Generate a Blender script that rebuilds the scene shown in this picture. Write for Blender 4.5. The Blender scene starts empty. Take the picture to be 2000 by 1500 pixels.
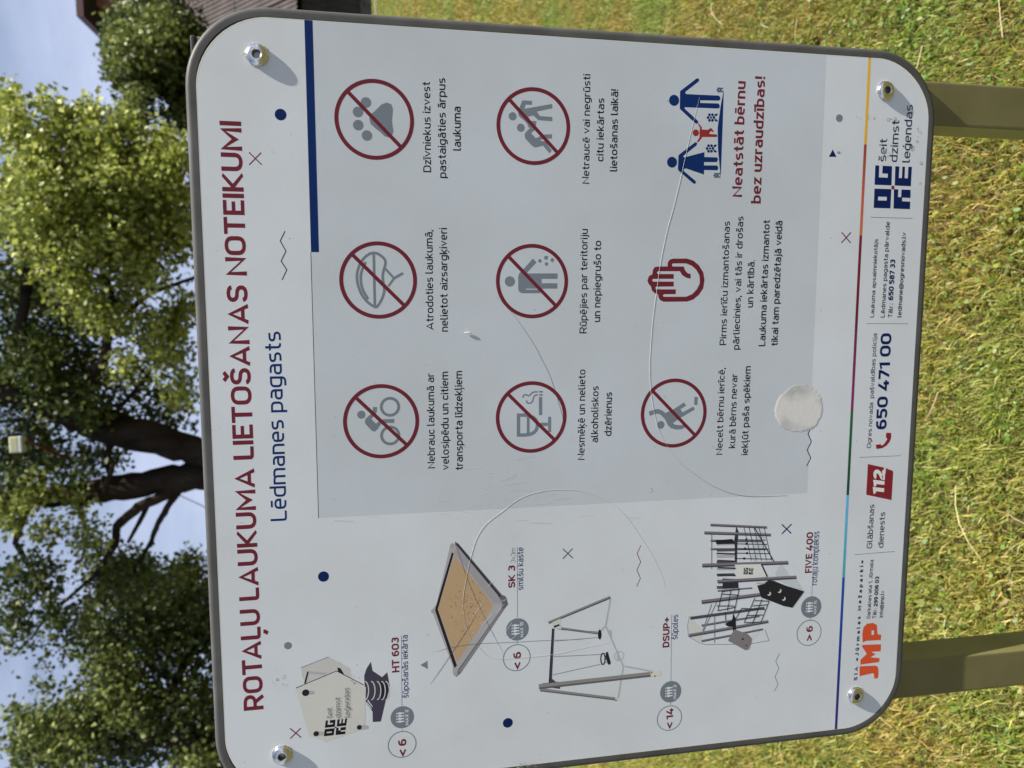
import bpy, bmesh, math, random
import numpy as np
from mathutils import Vector, Matrix
from mathutils.geometry import tessellate_polygon

# ------------------------------------------------------------------ camera, light, exposure
SC = bpy.context.scene
U = 0.9                      # side of the square board in metres
EYE = 1.60
FPX = 1457.53                # focal length in pixels of the 2000 px wide photograph
CB = (0.65465, 0.20927, -0.95544)            # camera in board units: right, down, behind the face
RGT = Vector((0.0001, -0.1839, -0.9829))
UPV = Vector((0.9940, 0.1075, -0.0200))
FWD = Vector((-0.1093, 0.9771, -0.1828))
ZTOP = EYE + CB[1] * U
CAM = Vector((CB[0] * U, CB[2] * U, EYE))
FWD.normalize(); RGT = (RGT - FWD * RGT.dot(FWD)).normalized(); UPV = RGT.cross(FWD)

cd = bpy.data.cameras.new('camera'); cam = bpy.data.objects.new('camera', cd)
SC.collection.objects.link(cam); SC.camera = cam
m3 = Matrix((RGT, UPV, -FWD)).transposed()
cam.matrix_world = Matrix.Translation(CAM) @ m3.to_4x4()
cd.sensor_width = 36; cd.lens = FPX * 36 / 2000; cd.clip_start = 0.05; cd.clip_end = 2000
cd.dof.use_dof = True; cd.dof.focus_distance = 0.95 * U; cd.dof.aperture_fstop = 7.2

SUN = Vector((0.56, -0.115, 0.82)).normalized()
w = bpy.data.worlds.new('World'); SC.world = w; w.use_nodes = True
nt = w.node_tree; nt.nodes.clear()
def nd(t, typ, **k):
    n = t.nodes.new(typ)
    for a, v in k.items():
        if a.startswith('i_'):
            n.inputs[int(a[2:]) if a[2:].isdigit() else a[2:].replace('_', ' ')].default_value = v
        else: setattr(n, a, v)
    return n
out = nd(nt, 'ShaderNodeOutputWorld'); bg = nd(nt, 'ShaderNodeBackground')
sky = nd(nt, 'ShaderNodeTexSky', sky_type='NISHITA', sun_disc=False, sun_elevation=math.asin(SUN.z),
         sun_rotation=math.atan2(SUN.x, SUN.y), air_density=1.0, dust_density=1.0, ozone_density=1.2)
bg.inputs[1].default_value = 0.055
tc = nd(nt, 'ShaderNodeTexCoord'); mp = nd(nt, 'ShaderNodeMapping'); mp.inputs['Scale'].default_value = (1.1, 1.6, 3.4)
no = nd(nt, 'ShaderNodeTexNoise'); no.inputs['Scale'].default_value = 1.7; no.inputs['Detail'].default_value = 9; no.inputs['Roughness'].default_value = .55
cr = nd(nt, 'ShaderNodeValToRGB'); cr.color_ramp.elements[0].position = .40; cr.color_ramp.elements[1].position = .66
mx = nd(nt, 'ShaderNodeMix', data_type='RGBA'); mx.inputs[7].default_value = (6.2, 6.9, 9.2, 1)
sc = nd(nt, 'ShaderNodeMath', operation='MULTIPLY_ADD'); sc.inputs[1].default_value = .62; sc.inputs[2].default_value = .06
L = nt.links.new
L(tc.outputs['Generated'], mp.inputs[0]); L(mp.outputs[0], no.inputs[0]); L(no.outputs[0], cr.inputs[0])
sp_ = nd(nt, 'ShaderNodeSeparateXYZ'); hz = nd(nt, 'ShaderNodeMapRange'); hz.inputs['From Min'].default_value = .12; hz.inputs['From Max'].default_value = .62; hz.inputs['To Min'].default_value = .42; hz.inputs['To Max'].default_value = -.06
L(tc.outputs['Generated'], sp_.inputs[0]); L(sp_.outputs[2], hz.inputs['Value'])
ad_ = nd(nt, 'ShaderNodeMath', operation='ADD', use_clamp=True)
L(cr.outputs[0], sc.inputs[0]); L(sc.outputs[0], ad_.inputs[0]); L(hz.outputs[0], ad_.inputs[1]); L(ad_.outputs[0], mx.inputs[0]); L(sky.outputs[0], mx.inputs[6]); L(mx.outputs[2], bg.inputs[0]); L(bg.outputs[0], out.inputs[0])

sl = bpy.data.lights.new('sun', 'SUN'); so = bpy.data.objects.new('sun', sl); SC.collection.objects.link(so)
sl.energy = 5.0; sl.angle = math.radians(.53); sl.color = (1, .94, .84)
so.rotation_euler = SUN.to_track_quat('Z', 'Y').to_euler()
vs = SC.view_settings; vs.view_transform = 'Standard'; vs.look = 'None'; vs.gamma = 1; vs.exposure = 0.97; vs.use_curve_mapping = False
SC.cycles.max_bounces = 6; SC.cycles.transparent_max_bounces = 6

# ------------------------------------------------------------------ helpers
COL = SC.collection
random.seed(7); rng = np.random.default_rng(11)
def tag(o, label=None, cat=None, group=None, kind=None):
    if label: o['label'] = label
    if cat: o['category'] = cat
    if group: o['group'] = group
    if kind: o['kind'] = kind
    return o
def empty(name, loc=(0, 0, 0), label=None, cat=None, group=None):
    o = bpy.data.objects.new(name, None); COL.objects.link(o); o.location = loc; o.empty_display_size = .1
    return tag(o, label, cat, group)
def link(name, me, mat=None, parent=None, loc=None):
    o = bpy.data.objects.new(name, me); COL.objects.link(o)
    if mat is not None and len(me.materials) == 0: me.materials.append(mat)
    if parent is not None: o.parent = parent; o.matrix_parent_inverse = Matrix.Identity(4)
    if loc is not None: o.location = loc
    return o
def ray(px, py):
    return (RGT * (px - 1000) - UPV * (py - 750)) / FPX + FWD
def at(px, py, depth):                        # pixel + world distance along Y from the board face -> world point
    d = ray(px, py); return CAM + d * ((depth - CAM.y) / d.y)
def bd(px, py):                               # pixel -> board units (right, down)
    p = at(px, py, 0.0); return (p.x / U, (ZTOP - p.z) / U)
def mat(name, base=(.5, .5, .5), rough=.6, metal=0., spec=.5):
    m = bpy.data.materials.new(name); m.use_nodes = True
    b = m.node_tree.nodes['Principled BSDF']
    b.inputs['Base Color'].default_value = (*base, 1); b.inputs['Roughness'].default_value = rough
    b.inputs['Metallic'].default_value = metal; b.inputs['Specular IOR Level'].default_value = spec
    return m, m.node_tree, b
def noise_mix(t, b, c1, c2, scale, detail=5, lo=.35, hi=.65, coord='Object', stretch=None, bump=0, bump_scale=None, rough=.6):
    tc = nd(t, 'ShaderNodeTexCoord'); mp = nd(t, 'ShaderNodeMapping')
    if stretch: mp.inputs['Scale'].default_value = stretch
    n = nd(t, 'ShaderNodeTexNoise'); n.inputs['Scale'].default_value = scale; n.inputs['Detail'].default_value = detail
    r = nd(t, 'ShaderNodeValToRGB'); e = r.color_ramp.elements
    e[0].position = lo; e[1].position = hi; e[0].color = (*c1, 1); e[1].color = (*c2, 1)
    t.links.new(tc.outputs[coord], mp.inputs[0]); t.links.new(mp.outputs[0], n.inputs[0]); t.links.new(n.outputs[0], r.inputs[0])
    t.links.new(r.outputs[0], b.inputs['Base Color'])
    if bump:
        n2 = nd(t, 'ShaderNodeTexNoise'); n2.inputs['Scale'].default_value = bump_scale or scale * 4; n2.inputs['Detail'].default_value = 6
        bp = nd(t, 'ShaderNodeBump'); bp.inputs['Strength'].default_value = bump; bp.inputs['Distance'].default_value = .02
        t.links.new(mp.outputs[0], n2.inputs[0]); t.links.new(n2.outputs[0], bp.inputs['Height']); t.links.new(bp.outputs[0], b.inputs['Normal'])
    return r

def lin(c):
    c = c / 255.
    return c / 12.92 if c < .04045 else ((c + .055) / 1.055) ** 2.4
WH = [lin(182), lin(185), lin(188)]
def ink(r, g, b): return tuple(min(.8, lin(v) / WH[i] * (.665, .70, .735)[i]) for i, v in enumerate((r, g, b)))

# ------------------------------------------------------------------ ground
def ground_z(y):
    t = min(max((y - 2.5) / 18.5, 0), 1)
    return 1.38 * t * t * (3 - 2 * t)
def gz(y):
    t = np.clip((y - 2.5) / 18.5, 0, 1); return 1.38 * t * t * (3 - 2 * t)
ys = np.concatenate([np.linspace(-40, 2, 20), np.linspace(2.5, 24, 60), np.linspace(26, 700, 30)])
xs = np.concatenate([np.linspace(-500, -20, 14), np.linspace(-18, 18, 30), np.linspace(20, 500, 14)])
gx, gy = np.meshgrid(xs, ys); v = np.stack([gx.ravel(), gy.ravel(), gz(gy).ravel()], 1)
nx = len(xs); f = [(j * nx + i, j * nx + i + 1, (j + 1) * nx + i + 1, (j + 1) * nx + i) for j in range(len(ys) - 1) for i in range(nx - 1)]
me = bpy.data.meshes.new('ground'); me.from_pydata(v.tolist(), [], f); me.polygons.foreach_set('use_smooth', [True] * len(f))
gm, t, b = mat('ground_soil', rough=.95, spec=.1)
noise_mix(t, b, (.060, .048, .022), (.105, .100, .030), 3.0, 8, .35, .65, bump=.8, bump_scale=40)
ground = link('ground', me, gm); tag(ground, 'mown lawn ground rising gently towards the shed', None, None, 'structure')

# ------------------------------------------------------------------ grass (stuff)
def vcol(me, cols, per='CORNER'):
    a = me.color_attributes.new('Col', 'FLOAT_COLOR', per)
    a.data.foreach_set('color', np.asarray(cols, np.float32).ravel())
def grass_mesh(name, n, size, hmin, hmax, wid, straw, seg=2):
    # each blade: a bent, tapering strip (root pair, middle pair, tip)
    cx = rng.uniform(-size / 2, size / 2, n); cy = rng.uniform(-size / 2, size / 2, n)
    k = rng.uniform(0, 1, n); isst = k < straw
    h = rng.uniform(hmin, hmax, n); az = rng.uniform(0, 2 * np.pi, n)
    lean = rng.uniform(.2, 1.5, n); lean[isst] = rng.uniform(.9, 2.6, isst.sum())
    d = np.stack([np.cos(az), np.sin(az)], 1); s = np.stack([-d[:, 1], d[:, 0]], 1)
    tw = rng.uniform(-.9, .9, n); s = s * np.cos(tw)[:, None] + d * np.sin(tw)[:, None]
    w = wid * rng.uniform(.5, 1.3, n); w[isst] *= .6
    root = np.stack([cx, cy, np.zeros(n)], 1)
    hz = h / np.sqrt(1 + lean ** 2)
    mid = root.copy(); mid[:, :2] += d * (h * .28 * np.minimum(lean, 1.2) / 1.2)[:, None]; mid[:, 2] = hz * .62 + .004
    tip = root.copy(); tip[:, :2] += d * (h * lean / np.sqrt(1 + lean ** 2))[:, None]; tip[:, 2] = hz + .003
    S = np.concatenate([s, np.zeros((n, 1))], 1) * w[:, None] / 2
    V = np.stack([root - S, root + S, mid - S * .9, mid + S * .9, tip], 1).reshape(-1, 3)
    i = np.arange(n) * 5
    T = np.stack([i, i + 1, i + 3, i, i + 3, i + 2, i + 2, i + 3, i + 4], 1).reshape(-1)
    me = bpy.data.meshes.new(name)
    me.vertices.add(len(V)); me.vertices.foreach_set('co', V.ravel())
    nf = n * 3; me.loops.add(nf * 3); me.loops.foreach_set('vertex_index', T)
    me.polygons.add(nf); me.polygons.foreach_set('loop_start', np.arange(nf) * 3); me.polygons.foreach_set('loop_total', np.full(nf, 3))
    me.update(calc_edges=True)
    pal = np.array([(.27, .32, .045), (.38, .385, .085), (.16, .215, .03), (.54, .50, .18), (.33, .31, .08)])
    c = pal[rng.integers(0, 5, n)] * rng.uniform(.75, 1.25, (n, 1))
    st = np.array([(.40, .30, .14), (.30, .20, .095), (.46, .38, .19)])[rng.integers(0, 3, n)] * rng.uniform(.7, 1.1, (n, 1))
    c = np.where(isst[:, None], st, c)
    c = np.concatenate([c, np.ones((n, 1))], 1)
    vcol(me, np.repeat(c, 5, axis=0), 'POINT')
    return me
def leafy_material(name, trans=.35, rough=.5, patch=None, attr='Col'):
    m, t, b = mat(name, rough=rough, spec=.35)
    at_ = nd(t, 'ShaderNodeAttribute'); at_.attribute_name = attr
    src = at_.outputs['Color']
    if patch:
        g = nd(t, 'ShaderNodeNewGeometry'); n = nd(t, 'ShaderNodeTexNoise'); n.inputs['Scale'].default_value = patch[0]; n.inputs['Detail'].default_value = 4
        r = nd(t, 'ShaderNodeValToRGB'); r.color_ramp.elements[0].position = .38; r.color_ramp.elements[1].position = .64
        r.color_ramp.elements[0].color = (*patch[1], 1); r.color_ramp.elements[1].color = (*patch[2], 1)
        mu = nd(t, 'ShaderNodeMix', data_type='RGBA', blend_type='MULTIPLY'); mu.inputs[0].default_value = 1
        t.links.new(g.outputs['Position'], n.inputs[0]); t.links.new(n.outputs[0], r.inputs[0])
        t.links.new(src, mu.inputs[6]); t.links.new(r.outputs[0], mu.inputs[7]); src = mu.outputs[2]
    tr = nd(t, 'ShaderNodeBsdfTranslucent'); ms = nd(t, 'ShaderNodeMixShader'); ms.inputs[0].default_value = trans
    t.links.new(src, b.inputs['Base Color']); t.links.new(src, tr.inputs[0])
    o = t.nodes['Material Output']
    t.links.new(b.outputs[0], ms.inputs[1]); t.links.new(tr.outputs[0], ms.inputs[2]); t.links.new(ms.outputs[0], o.inputs[0])
    return m
GM = leafy_material('grass_blades', .35, .45, (1.4, (1.10, .91, .86), (.83, .99, .82)))
def scatter(name, sources, pts, scales, label):
    """one stuff object: points mesh + geometry nodes that place the tufts"""
    coll = bpy.data.collections.new(name + '_tufts')
    for s in sources:
        o = bpy.data.objects.new(name + '_tuft', s); s.materials.append(GM); coll.objects.link(o)
    pm = bpy.data.meshes.new(name); pm.from_pydata(pts, [], [])
    a = pm.attributes.new('rot', 'FLOAT_VECTOR', 'POINT'); n = len(pts)
    slope = np.array([(math.atan((ground_z(p[1] + .1) - ground_z(p[1] - .1)) / .2), 0, 0) for p in pts])
    q = rng.integers(0, 4, n) * (math.pi / 2)
    # rotate about the local Z first, then tilt with the ground
    rot = []
    for i in range(n):
        rot += list((Matrix.Rotation(slope[i][0], 3, 'X') @ Matrix.Rotation(float(q[i]), 3, 'Z')).to_euler())
    a.data.foreach_set('vector', np.array(rot, np.float32))
    a = pm.attributes.new('scl', 'FLOAT', 'POINT'); a.data.foreach_set('value', np.array(scales, np.float32))
    a = pm.attributes.new('idx', 'INT', 'POINT'); a.data.foreach_set('value', rng.integers(0, len(sources), n).astype(np.int32))
    ob = link(name, pm); tag(ob, label, None, None, 'stuff')
    ng = bpy.data.node_groups.new(name, 'GeometryNodeTree')
    ng.interface.new_socket('Geometry', in_out='INPUT', socket_type='NodeSocketGeometry')
    ng.interface.new_socket('Geometry', in_out='OUTPUT', socket_type='NodeSocketGeometry')
    gi = ng.nodes.new('NodeGroupInput'); go = ng.nodes.new('NodeGroupOutput')
    ci = ng.nodes.new('GeometryNodeCollectionInfo'); ci.inputs['Collection'].default_value = coll
    ci.inputs['Separate Children'].default_value = True; ci.inputs['Reset Children'].default_value = True
    ip = ng.nodes.new('GeometryNodeInstanceOnPoints'); ip.inputs['Pick Instance'].default_value = True
    def attr(nm, dt):
        x = ng.nodes.new('GeometryNodeInputNamedAttribute'); x.data_type = dt; x.inputs['Name'].default_value = nm; return x.outputs[0]
    ng.links.new(gi.outputs[0], ip.inputs['Points']); ng.links.new(ci.outputs[0], ip.inputs['Instance'])
    ng.links.new(attr('rot', 'FLOAT_VECTOR'), ip.inputs['Rotation']); ng.links.new(attr('idx', 'INT'), ip.inputs['Instance Index'])
    ng.links.new(attr('scl', 'FLOAT'), ip.inputs['Scale']); ng.links.new(ip.outputs[0], go.inputs[0])
    md = ob.modifiers.new('scatter', 'NODES'); md.node_group = ng
    return ob
def grid_pts(x0, x1, y0, y1, s, zo=0., keep=None):
    P = []; y = y0
    while y < y1:
        x = x0
        while x < x1:
            xx = x + random.uniform(-.12, .12) * s; yy = y + random.uniform(-.12, .12) * s
            if keep is None or keep(xx, yy): P.append((xx, yy, ground_z(yy) + zo))
            x += s
        y += s
    return P
near = [grass_mesh('near_tuft', 5200, .5, .02, .062, .0034, .22) for _ in range(6)]
P = grid_pts(-3.6, 4.6, .1, 6.2, .45)
scatter('grass', near, P, [random.uniform(.9, 1.15) for _ in P], 'short mown grass with dry straws around the sign posts')
far = [grass_mesh('far_tuft', 5600, 1.3, .03, .07, .008, .18) for _ in range(5)]
P = grid_pts(-12, 18, 6.2, 27, 1.15)
scatter('far_grass', far, P, [random.uniform(.95, 1.2) for _ in P], 'short sunny grass on the rise below the shed')
# clover-like small round leaves and long straws near the camera
def clover_mesh(n, size):
    V = []; F = []; C = []
    for _ in range(n):
        x, y = random.uniform(-size / 2, size / 2), random.uniform(-size / 2, size / 2); r = random.uniform(.003, .0075); z = random.uniform(.015, .045)
        a0 = random.uniform(0, 6.28); tx, ty = random.uniform(-.6, .6), random.uniform(-.6, .6)
        c = [v * random.uniform(.8, 1.3) for v in random.choice([(.13, .20, .03), (.10, .17, .025), (.20, .23, .05)])]
        i0 = len(V)
        for k in range(6):
            a = a0 + k * 1.047; dx, dy = r * math.cos(a), .7 * r * math.sin(a)
            V.append((x + dx, y + dy, z + dx * tx + dy * ty)); C.append((*c, 1))
        F.append(tuple(range(i0, i0 + 6)))
    me = bpy.data.meshes.new('clover_tuft'); me.from_pydata(V, [], F); vcol(me, C, 'POINT'); return me
cl = [clover_mesh(700, .5) for _ in range(4)]
P = [p for p in grid_pts(-3.6, 4.6, .1, 6.2, .45) if random.random() < .75]
scatter('clover', cl, P, [random.uniform(.8, 1.3) for _ in P], 'small broad weed leaves mixed into the lawn')
sm = leafy_material('dry_straw', .2, .6)
V = []; F = []; C = []
for _ in range(420):
    x, y = random.uniform(-2.2, 3.4), random.uniform(.2, 3.6); a = random.uniform(0, 6.28); ln = random.uniform(.05, .22)
    c = [v * random.uniform(.7, 1.15) for v in (.50, .42, .24)]; wd = random.uniform(.0006, .0012); bend = random.uniform(-.5, .5); i0 = len(V); z0 = random.uniform(.02, .06); rise = random.uniform(-.01, .05)
    for k in range(5):
        s = k / 4; aa = a + bend * s; px, py = x + math.cos(aa) * ln * s, y + math.sin(aa) * ln * s
        ox, oy = -math.sin(aa) * wd, math.cos(aa) * wd; zz = ground_z(py) + z0 + rise * math.sin(s * 3.1)
        V += [(px - ox, py - oy, zz), (px + ox, py + oy, zz + wd)]; C += [(*c, 1)] * 2
        if k: F.append((i0 + 2 * k - 2, i0 + 2 * k - 1, i0 + 2 * k + 1, i0 + 2 * k))
me = bpy.data.meshes.new('dry_straws'); me.from_pydata(V, [], F); vcol(me, C, 'POINT')
tag(link('dry_straws', me, sm), 'pale dry grass stalks lying on the lawn', None, None, 'stuff')

# ------------------------------------------------------------------ board: print machinery
BX = lambda X, Y, z=0.: (X * U, -z, ZTOP - Y * U)        # board units -> world; z metres proud of the face
def stroke_mesh(pts, closed, hw):
    """constant-width strip round a polyline (2-D), mitred"""
    n = len(pts); Lf = []; Rt = []
    for i in range(n):
        p = pts[i]
        a = pts[i - 1] if (i > 0 or closed) else None
        c = pts[(i + 1) % n] if (i < n - 1 or closed) else None
        def un(q, r):
            dx, dy = r[0] - q[0], r[1] - q[1]; l = math.hypot(dx, dy) or 1e-9; return dx / l, dy / l
        if a is None: d = un(p, c); nrm = (-d[1], d[0]); k = 1
        elif c is None: d = un(a, p); nrm = (-d[1], d[0]); k = 1
        else:
            d1, d2 = un(a, p), un(p, c); nx_, ny_ = -(d1[1] + d2[1]), d1[0] + d2[0]; l = math.hypot(nx_, ny_)
            if l < 1e-6: nrm = (-d1[1], d1[0]); k = 1
            else: nrm = (nx_ / l, ny_ / l); k = min(1 / max(1e-3, nrm[0] * -d1[1] + nrm[1] * d1[0]), 2.2)
        Lf.append((p[0] + nrm[0] * hw * k, p[1] + nrm[1] * hw * k)); Rt.append((p[0] - nrm[0] * hw * k, p[1] - nrm[1] * hw * k))
    V = Lf + Rt; F = [(i, (i + 1) % n, n + (i + 1) % n, n + i) for i in range(n if closed else n - 1)]
    return V, F
def fillet(pts, closed, seg=5):
    o = []; n = len(pts)
    for i, p in enumerate(pts):
        r = p[2] if len(p) > 2 else 0
        if r <= 0 or (not closed and i in (0, n - 1)): o.append((p[0], p[1])); continue
        a, c = pts[i - 1], pts[(i + 1) % n]
        def off(q):
            dx, dy = q[0] - p[0], q[1] - p[1]; l = math.hypot(dx, dy) or 1e-9
            k = min(r, l * (.5 if (len(q) > 2 and q[2] > 0) else 1)) / l; return p[0] + dx * k, p[1] + dy * k
        s, e = off(a), off(c)
        for j in range(seg + 1):
            t_ = j / seg; u = 1 - t_; K = .9   # rational-ish blend: rounder than a plain quadratic
            w0, w1, w2 = u * u, 2 * u * t_ * K, t_ * t_; W = w0 + w1 + w2
            o.append(((s[0] * w0 + p[0] * w1 + e[0] * w2) / W, (s[1] * w0 + p[1] * w1 + e[1] * w2) / W))
    q = [o[0]]
    for p in o[1:]:
        if math.hypot(p[0] - q[-1][0], p[1] - q[-1][1]) > 1e-5: q.append(p)
    if closed and len(q) > 2 and math.hypot(q[0][0] - q[-1][0], q[0][1] - q[-1][1]) < 1e-5: q.pop()
    return q
class Ink:
    """flat print: polygons a few microns proud of the face, colour in a colour attribute"""
    def __init__(s, layer=1): s.V = []; s.F = []; s.C = []; s.z = layer * 2.0e-5
    def bump(s): s.z += 1.5e-6
    def add(s, V, F, c):
        i = len(s.V); s.V += [BX(x, y, s.z) for x, y in V]; s.F += [tuple(i + k for k in f) for f in F]; s.C += [c] * len(F); s.bump()
    def poly(s, pts, c, holes=()):
        loops = [[Vector((x, y, 0)) for x, y in l] for l in [pts] + list(holes)]
        s.add([(v.x, v.y) for l in loops for v in l], [tuple(t_) for t_ in tessellate_polygon(loops)], c)
    def line(s, pts, wd, c, closed=False, rounded=False):
        V, F = stroke_mesh(pts, closed, wd / 2); s.add(V, F, c)
        if rounded and not closed:
            for p in (pts[0], pts[-1]): s.disc(p, wd / 2, c, 12)
    def disc(s, p, r, c, n=40): s.poly([(p[0] + r * math.cos(6.28318 * k / n), p[1] + r * math.sin(6.28318 * k / n)) for k in range(n)], c)
    def ring(s, p, r, wd, c, n=72):
        s.line([(p[0] + (r - wd / 2) * math.cos(6.28318 * k / n), p[1] + (r - wd / 2) * math.sin(6.28318 * k / n)) for k in range(n)], wd, c, True)
    def make(s, name, parent, label=None):
        me = bpy.data.meshes.new(name); me.from_pydata(s.V, [], s.F)
        # face the viewer (-Y)
        bm = bmesh.new(); bm.from_mesh(me); bm.normal_update()
        bmesh.ops.reverse_faces(bm, faces=[f for f in bm.faces if f.normal.y > 0]); bm.to_mesh(me); bm.free()
        cols = []
        for p, c in zip(me.polygons, s.C): cols += [(*c, 1)] * p.loop_total
        vcol(me, cols)
        o = link(name, me, PRINT, parent)
        if label: o['label'] = label
        return o
PRINT, t, b = mat('printed_ink', rough=.5, spec=.12)
a_ = nd(t, 'ShaderNodeAttribute'); a_.attribute_name = 'Col'
def film_surface(t, b, src):
    """satin laminate: faint weave bump and the odd speck of dirt"""
    tc = nd(t, 'ShaderNodeNewGeometry')
    n = nd(t, 'ShaderNodeTexNoise'); n.inputs['Scale'].default_value = 900; n.inputs['Detail'].default_value = 3
    mp = nd(t, 'ShaderNodeMapping'); mp.inputs['Scale'].default_value = (3.2, 1, .6)
    n3 = nd(t, 'ShaderNodeTexNoise'); n3.inputs['Scale'].default_value = 420; n3.inputs['Detail'].default_value = 2
    ad = nd(t, 'ShaderNodeMath', operation='ADD')
    bp = nd(t, 'ShaderNodeBump'); bp.inputs['Strength'].default_value = .16; bp.inputs['Distance'].default_value = .0005
    L = t.links.new
    L(tc.outputs['Position'], n.inputs[0]); L(tc.outputs['Position'], mp.inputs[0]); L(mp.outputs[0], n3.inputs[0])
    L(n.outputs[0], ad.inputs[0]); L(n3.outputs[0], ad.inputs[1]); L(ad.outputs[0], bp.inputs['Height']); L(bp.outputs[0], b.inputs['Normal'])
    n2 = nd(t, 'ShaderNodeTexNoise'); n2.inputs['Scale'].default_value = 5; n2.inputs['Detail'].default_value = 9; n2.inputs['Roughness'].default_value = .62
    r = nd(t, 'ShaderNodeValToRGB'); r.color_ramp.elements[0].position = .30; r.color_ramp.elements[1].position = .62
    r.color_ramp.elements[0].color = (.90, .895, .87, 1); r.color_ramp.elements[1].color = (1, 1, 1, 1)
    mu = nd(t, 'ShaderNodeMix', data_type='RGBA', blend_type='MULTIPLY'); mu.inputs[0].default_value = 1
    L(tc.outputs['Position'], n2.inputs[0]); L(n2.outputs[0], r.inputs[0]); L(src, mu.inputs[6]); L(r.outputs[0], mu.inputs[7])
    # specks
    vo = nd(t, 'ShaderNodeTexVoronoi'); vo.inputs['Scale'].default_value = 34
    lt = nd(t, 'ShaderNodeMath', operation='LESS_THAN'); lt.inputs[1].default_value = .026
    mk = nd(t, 'ShaderNodeMix', data_type='RGBA'); mk.inputs[7].default_value = (.16, .14, .10, 1)
    ml = nd(t, 'ShaderNodeMath', operation='MULTIPLY'); ml.inputs[1].default_value = .55
    L(tc.outputs['Position'], vo.inputs[0]); L(vo.outputs[0], lt.inputs[0]); L(lt.outputs[0], ml.inputs[0]); L(ml.outputs[0], mk.inputs[0])
    L(mu.outputs[2], mk.inputs[6]); L(mk.outputs[2], b.inputs['Base Color'])
film_surface(t, b, a_.outputs['Color'])

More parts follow.
